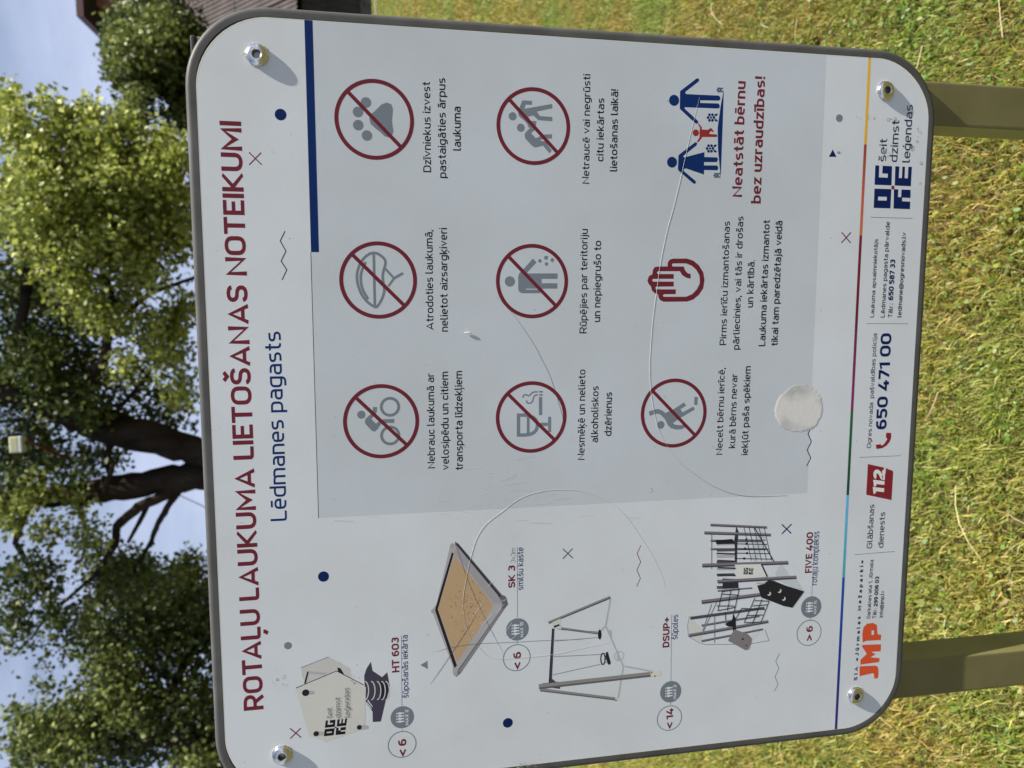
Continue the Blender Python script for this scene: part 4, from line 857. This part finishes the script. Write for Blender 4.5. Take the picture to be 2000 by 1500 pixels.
# dried blob of glue
gm2, t, b = mat('dried_glue', (.60, .58, .52), .7)
noise_mix(t, b, (.47, .47, .46), (.68, .67, .645), 30, 9, .34, .56, bump=.015, bump_scale=160)
c = bd(1561, 798); R1 = pxw(1561, 798, 46.5); R2 = abs(bd(1561, 751)[0] - bd(1561, 845)[0]) / 2
V = []; F = []; n = 72; rr_ = [0, .35, .65, .85, .95, 1]
for j, q in enumerate(rr_):
    for i in range(n):
        a = 6.28318 * i / n; e = 1 + (.03 * math.sin(3 * a + 1) + .022 * math.sin(7 * a) * math.sin(2 * a) + .035 * random.uniform(-1, 1)) * (q > .8)
        V.append(BX(c[0] + R2 * q * e * math.cos(a), c[1] + R1 * q * e * math.sin(a), (.0002 + .00001 * random.random()) * (1 if q < .97 else .2) + 6e-5))
        if j: F.append(((j - 1) * n + i, (j - 1) * n + (i + 1) % n, j * n + (i + 1) % n, j * n + i))
me = bpy.data.meshes.new('glue_patch'); me.from_pydata(V, [], F)
bm = bmesh.new(); bm.from_mesh(me); bmesh.ops.remove_doubles(bm, verts=bm.verts, dist=1e-6); bm.normal_update()
bmesh.ops.reverse_faces(bm, faces=[f for f in bm.faces if f.normal.y > 0]); bm.to_mesh(me); bm.free()
link('glue_patch', me, gm2, board)

# ------------------------------------------------------------------ threads and a husk stuck on the face
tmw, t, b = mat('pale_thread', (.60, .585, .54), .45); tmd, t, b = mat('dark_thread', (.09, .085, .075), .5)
def smooth(pts, k=6):
    o = []
    for i in range(len(pts) - 1):
        p0, p1, p2, p3 = pts[max(i - 1, 0)], pts[i], pts[i + 1], pts[min(i + 2, len(pts) - 1)]
        for j in range(k):
            t_ = j / k; o.append(tuple(.5 * ((2 * p1[q]) + (-p0[q] + p2[q]) * t_ + (2 * p0[q] - 5 * p1[q] + 4 * p2[q] - p3[q]) * t_ ** 2 + (-p0[q] + 3 * p1[q] - 3 * p2[q] + p3[q]) * t_ ** 3) for q in range(2)))
    return o + [pts[-1]]
def tube(pts, radii, n=6):
    """pts world, radii per point -> bmesh tube"""
    bm = bmesh.new(); prev = None; V0 = None
    up = Vector((0, 0, 1))
    for i, p in enumerate(pts):
        d = (pts[min(i + 1, len(pts) - 1)] - pts[max(i - 1, 0)]).normalized()
        a = d.cross(up if abs(d.dot(up)) < .9 else Vector((1, 0, 0))).normalized(); b_ = d.cross(a)
        if V0 is not None:
            if a.dot(V0) < 0: pass
        ring = [bm.verts.new(p + (a * math.cos(6.28318 * k / n) + b_ * math.sin(6.28318 * k / n)) * radii[i]) for k in range(n)]
        if prev:
            best = min(range(n), key=lambda s: (ring[s].co - prev[0].co - (pts[i] - pts[i - 1])).length)
            ring = ring[best:] + ring[:best]
            for k in range(n): bm.faces.new((prev[k], prev[(k + 1) % n], ring[(k + 1) % n], ring[k]))
        prev = ring
    bmesh.ops.recalc_face_normals(bm, faces=bm.faces)
    return bm
def thread(name, px, r, m, label, lift=.00012, cat='thread'):
    P = smooth(px); W_ = [Vector(BX(*bd(*p), lift)) for p in P]; n = len(W_); r *= .36
    W_[0].y = -.0001; W_[-1].y = -.0001
    rad = [r * min(1, .35 + 3 * min(i, n - 1 - i) / n) for i in range(n)]
    o = to_obj(tube(W_, rad, 5), name, m)
    if label: tag(o, label, cat)
    return o
thread('thread', [(1366.4, 189), (1352, 248), (1340, 300), (1328, 354), (1315, 407), (1302, 454), (1289, 520), (1283, 566), (1276, 616), (1270, 690), (1269.6, 740), (1274, 786), (1286, 838), (1304, 872), (1330, 906)],
       .00046, tmw, 'longest pale thread stuck across the stop hand and family pictogram')
th0 = bpy.data.objects['thread']; te = thread('thread_end', [(1330, 906), (1354, 924), (1390, 948), (1430, 964), (1470, 969.6), (1540, 967.6)], .00040, tmd, None); te.parent = th0; te['label'] = 'darker end of the thread'  # end section in the dark thread colour
z3 = lambda *p: [(820 + x / 3, 900 + y / 3) for x, y in p]
thread('thread', z3((495, 1142), (330, 1060), (280, 1000), (252, 850), (270, 700), (300, 560), (335, 450), (390, 370), (480, 300), (580, 225), (700, 182), (830, 170), (960, 182), (1090, 235), (1190, 305), (1290, 440), (1370, 570), (1420, 680), (1435, 755)),
       .00034, tmw, 'fine pale thread curling in a wide arc from the sand pit picture')
thread('thread', z3((205, 475), (285, 710), (390, 940), (495, 1140)), .00026, tmd, 'straight dark thread from the top corner of the sand pit picture')
thread('thread', z3((60, 1308), (190, 1120), (330, 905)), .00026, tmd, 'short dark thread crossing the lower left corner of the sand pit picture')
thread('thread', z3((95, 1118), (200, 1090), (330, 1072), (550, 1062), (780, 1050), (960, 1047)), .00026, tmd, 'dark thread running down from the sand pit picture to the swing')
thread('thread', z3((150, 980), (320, 1070), (400, 1145), (480, 1160), (640, 1150), (780, 1135), (900, 1110), (1120, 1063)), .0003, tmw, 'pale thread lying over the badge below the sand pit picture')
thread('thread', [(963.6, 574.8), (1001, 612.4), (1041, 670), (1057, 700), (1071.6, 728.8), (1082.8, 760.8), (1094, 797.6), (1100.4, 824.8), (1099.6, 840.8), (1094, 848.8), (1082.8, 857.6)], .00026, tmd, 'thin dark thread between the littering ring and the glass and cigarette ring')
c = Vector(BX(*bd(914, 650), .0012)); bm = bmesh.new(); bmesh.ops.create_icosphere(bm, subdivisions=2, radius=1)
for v in bm.verts: v.co = Vector((v.co.x * .0009 * (1 - .4 * v.co.z), v.co.y * .0007, v.co.z * .0045 + .001 * v.co.x))
tag(to_obj(bm, 'seed_husk', tmw, None, True, c), 'tiny pale husk stuck on the board below the helmet caption', 'husk')

# ------------------------------------------------------------------ shed and brick house
rm, t, b = mat('weathered_roof_sheet', rough=.85)
noise_mix(t, b, (.042, .032, .029), (.092, .073, .067), 1.4, 9, .3, .7, bump=.2)
pk, t, b = mat('dark_plank', rough=.9)
noise_mix(t, b, (.018, .016, .015), (.055, .048, .044), 3, 8, .3, .7, stretch=(6, 6, .6), bump=.5)
pl_, t, b = mat('grey_plinth', rough=.9); noise_mix(t, b, (.05, .047, .044), (.12, .11, .10), 5, 8, bump=.5)
SY = 21.0
shed = empty('shed', (0, 0, 0), 'long dark shed with a brown corrugated roof at the top of the lawn', 'shed')
eave = at(583, 60, SY); ridge_d = SY + 4.7; ridge = at(368, 60, ridge_d)
x_left = at(450, 175, SY).x; x_right = x_left + 19
gzs = ground_z(SY)
sl_v = Vector((0, ridge_d - SY, ridge.z - eave.z)); slen = sl_v.length
def corr_sheet(wd, ln, pitch=.13, amp=.022):
    V = []; F = []; n = int(wd / pitch) * 6
    for i in range(n + 1):
        x = wd * i / n; zz = amp * math.sin(2 * math.pi * x / pitch)
        V += [(x, 0, zz), (x, ln, zz)]
        if i: F.append((2 * i - 2, 2 * i, 2 * i + 1, 2 * i - 1))
    me = bpy.data.meshes.new('roof_sheet'); me.from_pydata(V, [], F); me.polygons.foreach_set('use_smooth', [True] * len(F)); me.materials.append(rm); return me
nr = 4; shm = corr_sheet(.98, slen / nr + .12)
rot = math.atan2(sl_v.z, sl_v.y)
for r_ in range(nr):
    for i in range(int(19.6 / .91)):
        o = link('roof_sheet', shm, None, shed); d = sl_v.normalized()
        o.location = Vector((x_left - .3 + i * .91, SY - .35, eave.z)) + d * (r_ * slen / nr) + Vector((0, 0, .012 * r_ + .02 * (i % 2)))
        o.rotation_euler = (rot + random.uniform(-.006, .006), 0, random.uniform(-.004, .004))
to_obj(box_bm(x_left - .3, x_right + .3, ridge_d - .42, ridge_d - .22, ridge.z - .06, ridge.z + .06), 'ridge_cap', rm, shed)
bm = box_bm(x_left, x_right, SY + .12, ridge_d + 4.4, gzs - .3, eave.z - .25); to_obj(bm, 'wall_core', pk, shed)
plm = bpy.data.meshes.new('plank'); bm = box_bm(0, .195, 0, .03, 0, eave.z - .1 - gzs - .35, .004); bm.to_mesh(plm); bm.free(); plm.materials.append(pk)
for i in range(int(19 / .2)):
    o = link('plank', plm, None, shed); o.location = (x_left + i * .2, SY + random.uniform(.05, .085), gzs + .35); o.rotation_euler = (0, random.uniform(-.004, .004), 0)
to_obj(box_bm(x_left - .05, x_right, SY + .0, SY + .2, gzs - .3, gzs + .36, .02), 'plinth', pl_, shed)
# gable triangle at the left end and the rear slope
V = [(x_left, SY + .12, eave.z - .25), (x_left, ridge_d - .3, ridge.z - .1), (x_left, ridge_d + 4.4, eave.z - .25)]
me = bpy.data.meshes.new('gable'); me.from_pydata(V, [], [(0, 1, 2)]); link('gable', me, pk, shed)
V = [(x_left - .3, ridge_d - .3, ridge.z), (x_right + .3, ridge_d - .3, ridge.z), (x_right + .3, ridge_d + 4.9, eave.z - .1), (x_left - .3, ridge_d + 4.9, eave.z - .1)]
me = bpy.data.meshes.new('rear_slope'); me.from_pydata(V, [], [(0, 1, 2, 3)]); link('rear_slope', me, rm, shed)
# low rail at the foot of the shed
rl, t, b = mat('galvanised_rail', (.35, .36, .36), .45, .6)
p = at(748.5, 10, 17.5); p.z = max(p.z, ground_z(17.5) + .12)
rail = tag(to_obj(tube([Vector((-2.5, 17.5, p.z)), Vector((16, 17.5, p.z))], [.014, .014], 8), 'rail', rl), 'thin grey metal rail low over the grass in front of the shed', 'rail')
for i in range(8):
    x = -2.4 + i * 2.6; to_obj(tube([Vector((x, 17.5, ground_z(17.5) - .1)), Vector((x, 17.5, p.z))], [.02, .02], 8), 'rail_post', rl, rail)

HY = 30.0
house = empty('brick_house', (0, 0, 0), 'red brick building with dark overhanging eaves behind the dark green tree', 'house')
bk, t, b = mat('red_brick', rough=.9)
tcn = nd(t, 'ShaderNodeTexCoord'); mpn = nd(t, 'ShaderNodeMapping'); mpn.inputs['Rotation'].default_value = (math.pi / 2, 0, 0)
bt = nd(t, 'ShaderNodeTexBrick'); bt.inputs['Scale'].default_value = 1; bt.inputs['Brick Width'].default_value = .26; bt.inputs['Row Height'].default_value = .077; bt.inputs['Mortar Size'].default_value = .008
bt.inputs['Color1'].default_value = (.30, .085, .045, 1); bt.inputs['Color2'].default_value = (.20, .055, .032, 1); bt.inputs['Mortar'].default_value = (.30, .27, .22, 1)
bpn = nd(t, 'ShaderNodeBump'); bpn.inputs['Strength'].default_value = .6; bpn.inputs['Distance'].default_value = .01
t.links.new(tcn.outputs['Object'], mpn.inputs[0]); t.links.new(mpn.outputs[0], bt.inputs[0]); t.links.new(bt.outputs[0], b.inputs['Base Color']); t.links.new(bt.outputs[1], bpn.inputs['Height']); t.links.new(bpn.outputs[0], b.inputs['Normal'])
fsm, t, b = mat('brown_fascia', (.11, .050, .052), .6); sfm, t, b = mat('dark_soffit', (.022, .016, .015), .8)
cor = at(150, 30, HY); fb = at(163, 30, HY); ov = 1.5; xr = cor.x + 22; yb_ = HY + 16
to_obj(box_bm(cor.x, xr, HY, yb_, fb.z, fb.z + .04), 'soffit', sfm, house)
for bx in ((cor.x, xr, HY - .04, HY), (cor.x - .04, cor.x, HY - .04, yb_)): to_obj(box_bm(*bx, fb.z - .02, cor.z), 'fascia', fsm, house)
to_obj(box_bm(cor.x + .9, xr - 1, HY + ov, yb_ - 1, gzs - .5, fb.z), 'wall', bk, house)
V = [(cor.x - .04, HY - .04, cor.z), (xr, HY - .04, cor.z), (xr, yb_, cor.z), (cor.x - .04, yb_, cor.z), (cor.x + 7, HY + 8, cor.z + 1.1), (xr - 7, HY + 8, cor.z + 1.1)]
me = bpy.data.meshes.new('roof'); me.from_pydata(V, [], [(0, 1, 5, 4), (1, 2, 5), (2, 3, 4, 5), (3, 0, 4)]); link('roof', me, fsm, house)
wfm, t, b = mat('white_window_frame', (.6, .6, .58), .5); glm, t, b = mat('window_glass', (.03, .035, .04), .08)
for j in range(3):
    for i in range(5):
        x = cor.x + 3 + i * 3.6; z0 = gzs + 1.2 + j * 3.4
        if z0 + 1.6 > fb.z - .3: continue
        fr = to_obj(box_bm(x - .06, x + 1.26, HY + ov - .03, HY + ov + .05, z0 - .06, z0 + 1.56), 'window_frame', wfm, house)
        for q in (0, 1): to_obj(box_bm(x + q * .62, x + .58 + q * .62, HY + ov - .045, HY + ov - .01, z0, z0 + 1.5), 'pane', glm, fr)

# ------------------------------------------------------------------ trees
bark, t, b = mat('bark', rough=.95, spec=.1)
noise_mix(t, b, (.010, .008, .007), (.050, .038, .030), 4.5, 9, .3, .72, stretch=(1, 1, .35), bump=1., bump_scale=14)
LM = leafy_material('leaves', .33, .45)
def leaf_arrays(C0, n_per, spread, size, pal, jit=1.0):
    """C0: (m,3) twig-cluster centres; returns leaves scattered round them"""
    m = len(C0); n = m * n_per
    c = np.repeat(C0, n_per, axis=0) + rng.normal(0, 1, (n, 3)) * spread * .92 * np.array([1, 1, .75])
    a = rng.normal(0, 1, (n, 3)); a[:, 2] -= .5; a /= np.linalg.norm(a, axis=1, keepdims=True)
    nm = rng.normal(0, 1, (n, 3)) + np.array([.35, -.2, .9]); b_ = np.cross(nm, a); b_ /= np.linalg.norm(b_, axis=1, keepdims=True) + 1e-9
    nn = np.cross(a, b_)
    s = size * rng.uniform(.6, 1.25, (n, 1))
    base = c - a * s * .5; tip = c + a * s * .5; s1 = c - a * s * .08 + b_ * s * .40 + nn * s * .12; s2 = c - a * s * .08 - b_ * s * .40 + nn * s * .12
    V = np.stack([base, s1, tip, s2], 1).reshape(-1, 3)
    i = np.arange(n) * 4; T = np.stack([i, i + 1, i + 2, i, i + 2, i + 3], 1).reshape(-1)
    pal = np.array(pal); tone = np.repeat(rng.uniform(.8, 1.2, (m, 1)), n_per, axis=0)
    col = pal[rng.integers(0, len(pal), n)] * rng.uniform(.8, 1.2, (n, 1)) * tone
    return V, T, np.repeat(np.concatenate([col, np.ones((n, 1))], 1), 4, axis=0)
def leaf_mesh(name, parts):
    V = np.concatenate([p[0] for p in parts]); off = 0; Ts = []
    for p in parts: Ts.append(p[1] + off); off += len(p[0])
    T = np.concatenate(Ts); C_ = np.concatenate([p[2] for p in parts]); nf = len(T) // 3
    me = bpy.data.meshes.new(name); me.vertices.add(len(V)); me.vertices.foreach_set('co', V.ravel()); me.loops.add(nf * 3); me.loops.foreach_set('vertex_index', T)
    me.polygons.add(nf); me.polygons.foreach_set('loop_start', np.arange(nf) * 3); me.polygons.foreach_set('loop_total', np.full(nf, 3)); me.update(calc_edges=True)
    vcol(me, C_, 'POINT'); return me
def blob(px, py, rx, ry, d, dd, m):
    """m cluster centres in an ellipsoid seen at pixel (px,py) with pixel radii, distance d +- dd"""
    u = rng.normal(0, 1, (m, 3)); u /= np.linalg.norm(u, axis=1, keepdims=True); u *= rng.uniform(0, 1, (m, 1)) ** (1 / 2.4)
    return np.array([list(at(px + q[0] * rx, py + q[1] * ry, d + q[2] * dd)) for q in u])
def limbs(root, name, chains, parent, base_d):
    for ch in chains:
        P = []; Rr = []
        for (x, y, r, d) in ch:
            P.append(at(x, y, d)); Rr.append(r * (d + .86) / FPX)
        # subdivide with a little wander
        Q = []; S_ = []
        for i in range(len(P) - 1):
            k_ = 5
            for j in range(k_):
                q = P[i].lerp(P[i + 1], j / k_); q += Vector((random.uniform(-1, 1), random.uniform(-1, 1), random.uniform(-1, 1))) * Rr[i] * .12
                Q.append(q); S_.append((Rr[i] + (Rr[i + 1] - Rr[i]) * j / k_) * random.uniform(.93, 1.08))
        Q.append(P[-1]); S_.append(Rr[-1])
        to_obj(tube(Q, S_, 12), name, bark, parent, True)

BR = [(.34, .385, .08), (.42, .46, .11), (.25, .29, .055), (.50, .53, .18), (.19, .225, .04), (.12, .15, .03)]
DKG = [(.058, .085, .020), (.085, .115, .027), (.042, .066, .017), (.14, .16, .042)]  # dark greens: shadow among crowded leaves is put into the tones
# big broadleaf in the middle, two stems
T = 10.0
t1 = empty('broadleaf_tree', (0, 0, 0), 'big broadleaf tree with two leaning trunks and bright sunlit leaves over the board', 'tree')
gb = at(880, 905, T); base = Vector((gb.x, T, ground_z(T) - .1))
def px_of(p):
    v = p - CAM; z_ = v.dot(FWD); return 1000 + FPX * v.dot(RGT) / z_, 750 - FPX * v.dot(UPV) / z_
bxp = px_of(base)
limbs(t1, 'trunk', [[(bxp[0], bxp[1], 56, T), (640, 915, 48, T), (470, 912, 42, T), (410, 888, 27, T), (330, 866, 27, T), (240, 842, 33, T), (180, 822, 30, T), (100, 792, 24, T - .1), (30, 768, 18, T - .2), (-90, 730, 14, T - .3), (-240, 690, 8, T - .3)],
                    [(560, 912, 34, T), (460, 922, 30, T), (395, 928, 27, T + .05), (300, 943, 25, T + .1), (200, 958, 22, T + .1), (100, 972, 19, T + .1), (0, 962, 15, T), (-140, 950, 9, T), (-260, 930, 5, T)]], t1, T)
limbs(t1, 'branch', [[(150, 800, 16, T - .1), (175, 750, 11, T - .3), (205, 700, 9, T - .5), (212, 650, 8, T - .6), (228, 605, 6, T - .8), (200, 520, 5, T - 1), (150, 430, 4, T - 1)],
                     [(200, 670, 6, T - .5), (270, 590, 5, T - .5), (300, 570, 4, T - .5), (392, 538, 3, T - .6), (440, 520, 2, T - .6)],
                     [(250, 700, 4, T - .4), (290, 735, 4, T - .4), (230, 800, 4, T - .2)],
                     [(110, 795, 14, T - .1), (40, 640, 10, T - .3), (60, 500, 7, T - .7), (40, 360, 5, T - .8), (90, 250, 3, T - .8)],
                     [(350, 945, 11, T + .1), (325, 965, 10, T), (270, 990, 9, T - .1), (228, 1028, 8, T - .2), (226, 1062, 7, T - .2), (190, 1120, 4, T - .3), (120, 1180, 3, T - .3)],
                     [(355, 948, 9, T + .1), (330, 985, 6, T), (308, 1025, 5, T), (293, 1062, 4, T), (260, 1120, 3, T)],
                     [(290, 985, 5, T), (272, 1020, 4, T), (250, 1060, 3, T)],
                     [(150, 965, 8, T), (160, 1010, 4, T), (172, 1040, 3, T), (160, 1090, 2, T)],
                     [(60, 965, 8, T), (30, 1060, 5, T), (70, 1130, 4, T), (110, 1170, 3, T), (60, 1250, 2, T)],
                     [(230, 850, 8, T), (205, 890, 5, T), (215, 930, 4, T)],
                     [(205, 960, 5, T - .3), (222, 905, 4, T - .3), (205, 880, 3, T - .3)],
                     [(0, 760, 12, T - .2), (-60, 560, 9, T - .5), (-20, 400, 6, T - .8), (-40, 280, 4, T - .8)]], t1, T)
parts = []; DENS = 1.55
def B(pal, size, n_per, spread, *bl, k=1.0):
    for q in bl:
        q = q[:6] + (int(q[6] * k * DENS),)
        parts.append(leaf_arrays(blob(*q), n_per, spread, size, pal))
B(BR, .076, 15, .10,
  (20, 220, 32, 55, 9.0, .8, 34), (75, 290, 55, 55, 9.0, .9, 60), (95, 205, 30, 16, 9.0, .4, 11), (130, 235, 28, 22, 9.0, .4, 14), (178, 222, 24, 20, 9.1, .5, 16), (240, 245, 30, 26, 9.2, .6, 18), (190, 270, 55, 36, 9.2, .9, 55),
  (60, 390, 85, 80, 9.0, 1.2, 150), (190, 350, 85, 80, 9.1, 1.1, 170), (310, 330, 75, 75, 9.2, 1.0, 150), (330, 420, 60, 70, 9.3, .9, 80), (120, 480, 95, 75, 9.1, 1.2, 110), (230, 450, 75, 70, 9.1, 1.0, 105),
  (270, 520, 70, 55, 9.2, .9, 60), (150, 560, 60, 60, 9.1, .9, 50), (205, 610, 70, 40, 9.2, .8, 42), (340, 470, 40, 20, 9.3, .5, 10), (360, 500, 20, 12, 9.3, .3, 4), (300, 640, 60, 40, 9.3, .8, 36), (360, 600, 30, 36, 9.3, .5, 18), (330, 690, 50, 36, 9.3, .7, 30), (250, 720, 60, 30, 9.4, .7, 16), (350, 760, 40, 40, 9.5, .6, 20),
  (60, 960, 60, 30, 9.5, .5, 24), (20, 1010, 40, 40, 9.5, .5, 20), (90, 1030, 35, 22, 9.5, .5, 10), (175, 1050, 40, 50, 9.6, .5, 16), (150, 985, 40, 20, 9.6, .4, 8))
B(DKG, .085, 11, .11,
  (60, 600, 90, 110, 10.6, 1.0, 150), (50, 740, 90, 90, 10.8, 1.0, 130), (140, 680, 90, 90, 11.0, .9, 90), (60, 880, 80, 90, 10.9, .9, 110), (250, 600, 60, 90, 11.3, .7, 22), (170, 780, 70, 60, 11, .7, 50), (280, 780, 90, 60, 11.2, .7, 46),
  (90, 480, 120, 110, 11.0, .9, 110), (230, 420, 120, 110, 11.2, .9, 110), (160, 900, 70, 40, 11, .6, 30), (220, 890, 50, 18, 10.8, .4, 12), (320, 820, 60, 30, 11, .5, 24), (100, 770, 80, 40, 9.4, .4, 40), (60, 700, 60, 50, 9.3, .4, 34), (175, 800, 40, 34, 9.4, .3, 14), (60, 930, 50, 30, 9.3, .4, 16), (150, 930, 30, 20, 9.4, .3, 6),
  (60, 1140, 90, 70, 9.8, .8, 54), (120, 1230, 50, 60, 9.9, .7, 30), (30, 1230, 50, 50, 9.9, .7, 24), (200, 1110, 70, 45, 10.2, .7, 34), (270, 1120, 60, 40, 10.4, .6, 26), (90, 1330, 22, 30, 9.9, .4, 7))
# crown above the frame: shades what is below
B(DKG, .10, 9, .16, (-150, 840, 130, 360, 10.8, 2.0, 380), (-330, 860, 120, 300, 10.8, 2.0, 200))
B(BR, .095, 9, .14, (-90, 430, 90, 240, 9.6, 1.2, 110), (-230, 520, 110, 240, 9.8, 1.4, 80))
link('crown', leaf_mesh('crown', parts), LM, t1)
# wires in the gaps
wrm, t, b = mat('overhead_cable', (.12, .12, .13), .6)
tag(to_obj(tube([at(345, 965, 26), at(395, 988, 26), at(520, 1060, 26)], [.02] * 3, 5), 'overhead_cable', wrm), 'thin grey overhead cable seen below the tree trunk', 'cable')

# dense dark trees on the left
def simple_tree(name, label, d, chains, bl_sets, group=None):
    r_ = empty(name, (0, 0, 0), label, 'tree', group); limbs(r_, 'trunk', chains[:1], r_, d)
    if len(chains) > 1: limbs(r_, 'branch', chains[1:], r_, d)
    global parts; parts = []
    for pal, size, n_per, spread, bl in bl_sets: B(pal, size, n_per, spread, *bl)
    link('crown', leaf_mesh('crown', parts), LM, r_); return r_
def foot_px(py, d):
    x = at(500, py, d).x; return px_of(Vector((x, d, ground_z(d) - .1)))
MG = [(.11, .14, .03), (.16, .19, .045), (.07, .10, .022), (.24, .27, .08)]  # lighter greens: sunlight on the outer leaves is put into the tones
f_ = foot_px(1230, 12.5)
simple_tree('dense_tree', 'dense dark green tree standing left of the big two-stemmed tree', 12.5,
   [[(f_[0], f_[1], 30, 12.5), (600, 1235, 22, 12.5), (400, 1245, 17, 12.5), (250, 1255, 10, 12.5), (160, 1260, 5, 12.5)],
    [(400, 1245, 10, 12.5), (375, 1160, 6, 12.2), (330, 1110, 3, 12.)], [(380, 1246, 9, 12.5), (340, 1340, 8, 12.1), (310, 1400, 4, 12.)]],
   [(DKG, .095, 12, .13, [(290, 1210, 130, 110, 12.8, 1.6, 320), (370, 1170, 70, 90, 12.4, 1.2, 110), (250, 1130, 60, 50, 12.6, 1, 60), (400, 1250, 120, 120, 12.6, 1.4, 180), (195, 1250, 50, 60, 12.6, .9, 50)]),
    (MG, .09, 10, .11, [(330, 1150, 50, 36, 11.2, .6, 22), (360, 1120, 26, 30, 11.3, .5, 14), (180, 1200, 40, 40, 11.8, .6, 14), (230, 1300, 60, 40, 11.6, .6, 24)])], None)
f_ = foot_px(1440, 11.5)
simple_tree('dense_tree', 'lower green tree at the far left with pale lit leaves at its edge', 11.5,
   [[(f_[0], f_[1], 26, 11.5), (500, 1440, 18, 11.5), (320, 1445, 12, 11.5), (200, 1450, 6, 11.5)], [(360, 1440, 8, 11.5), (340, 1390, 5, 11.3), (330, 1350, 3, 11.2)]],
   [(DKG, .095, 12, .13, [(250, 1420, 150, 90, 12.2, 1.4, 300), (90, 1450, 90, 62, 12.0, 1.1, 120), (380, 1400, 70, 100, 11.8, 1.1, 120), (230, 1340, 90, 50, 12.4, .9, 90), (150, 1400, 60, 26, 12, .6, 34), (430, 1530, 90, 110, 11.8, 1.2, 140), (200, 1620, 220, 110, 12.5, 1.6, 160)]),
    (MG, .09, 10, .11, [(90, 1430, 80, 40, 10.9, .6, 44), (40, 1400, 40, 22, 10.9, .4, 14), (160, 1470, 70, 40, 10.8, .6, 34), (380, 1500, 60, 40, 10.6, .6, 34), (260, 1390, 60, 50, 11.1, .6, 28), (200, 1350, 30, 26, 11.1, .4, 10)])], None)
f_ = foot_px(130, 15)
simple_tree('dark_green_tree', 'dark green tree between the brick house and the shed', 15,
   [[(f_[0], f_[1], 22, 15), (500, 150, 15, 15), (400, 160, 12, 15), (330, 150, 9, 15), (270, 120, 5, 15)], [(370, 158, 6, 15), (330, 215, 4, 14.8), (290, 235, 2, 14.8)], [(340, 150, 5, 15), (310, 190, 3, 15)]],
   [(DKG, .11, 12, .14, [(300, 70, 95, 85, 15.4, 1.6, 330), (250, 110, 50, 60, 15.0, 1.0, 100), (225, 140, 20, 22, 14.9, .5, 14), (345, 110, 44, 70, 15.2, 1.1, 120), (280, 170, 42, 30, 15, .8, 46), (262, 212, 30, 34, 15, .6, 34), (345, 225, 36, 28, 15.2, .7, 34), (310, -60, 100, 90, 15.6, 1.6, 150), (400, 150, 60, 90, 15.4, 1.2, 90), (340, 160, 36, 30, 15.1, .6, 16)]),
    (MG, .10, 10, .12, [(250, 90, 46, 46, 13.8, .5, 40), (300, 60, 60, 60, 13.6, .6, 46), (270, 190, 26, 26, 14, .4, 12)])])
# foliage mass beyond, only seen low down or from the side
parts = []
Q = []
for i in range(1500):
    x = random.uniform(-70, 70); y = 60 + random.uniform(-3, 4) + abs(x) * .12; Q.append((x, y, 1.4 + random.random() ** .7 * (5.5 + 1.5 * math.sin(x * .35) + math.sin(x * .9))))
parts.append(leaf_arrays(np.array(Q), 46, .7, .22, DKG))
tag(link('distant_treeline', leaf_mesh('distant_treeline', parts), LM), 'low dark belt of far-off trees beyond the lawn', None, None, 'stuff')

# pale box up in the tree
bxm, t, b = mat('pale_box_plastic', (.64, .64, .40), .5); bxe, t, b = mat('pale_box_base', (.62, .66, .70), .5); rdm, t, b = mat('rusty_bracket', (.13, .035, .02), .8)
D = 8.7
c = at(35, 868, D); s_ = .72 * (D + .86) / FPX
o = empty('box', c, 'small pale yellow-green box fixed high on the leaning trunk', 'box')
o.rotation_euler = (math.radians(8), math.radians(-3), math.radians(8))
to_obj(box_bm(-20 * s_, 20 * s_, -.09, .09, -6 * s_, 14 * s_, .014), 'box_body', bxm, o, False)
to_obj(box_bm(-20.4 * s_, 20.4 * s_, -.092, .092, -13.5 * s_, -5.9 * s_, .012), 'box_base', bxe, o, False)
to_obj(tube([Vector((0, .02, -13 * s_)), Vector((.03, .05, -22 * s_)), Vector((-.12, .55, -40 * s_)), Vector((-.26, 1.15, -58 * s_))], [.018] * 4, 8), 'bracket', rdm, o)
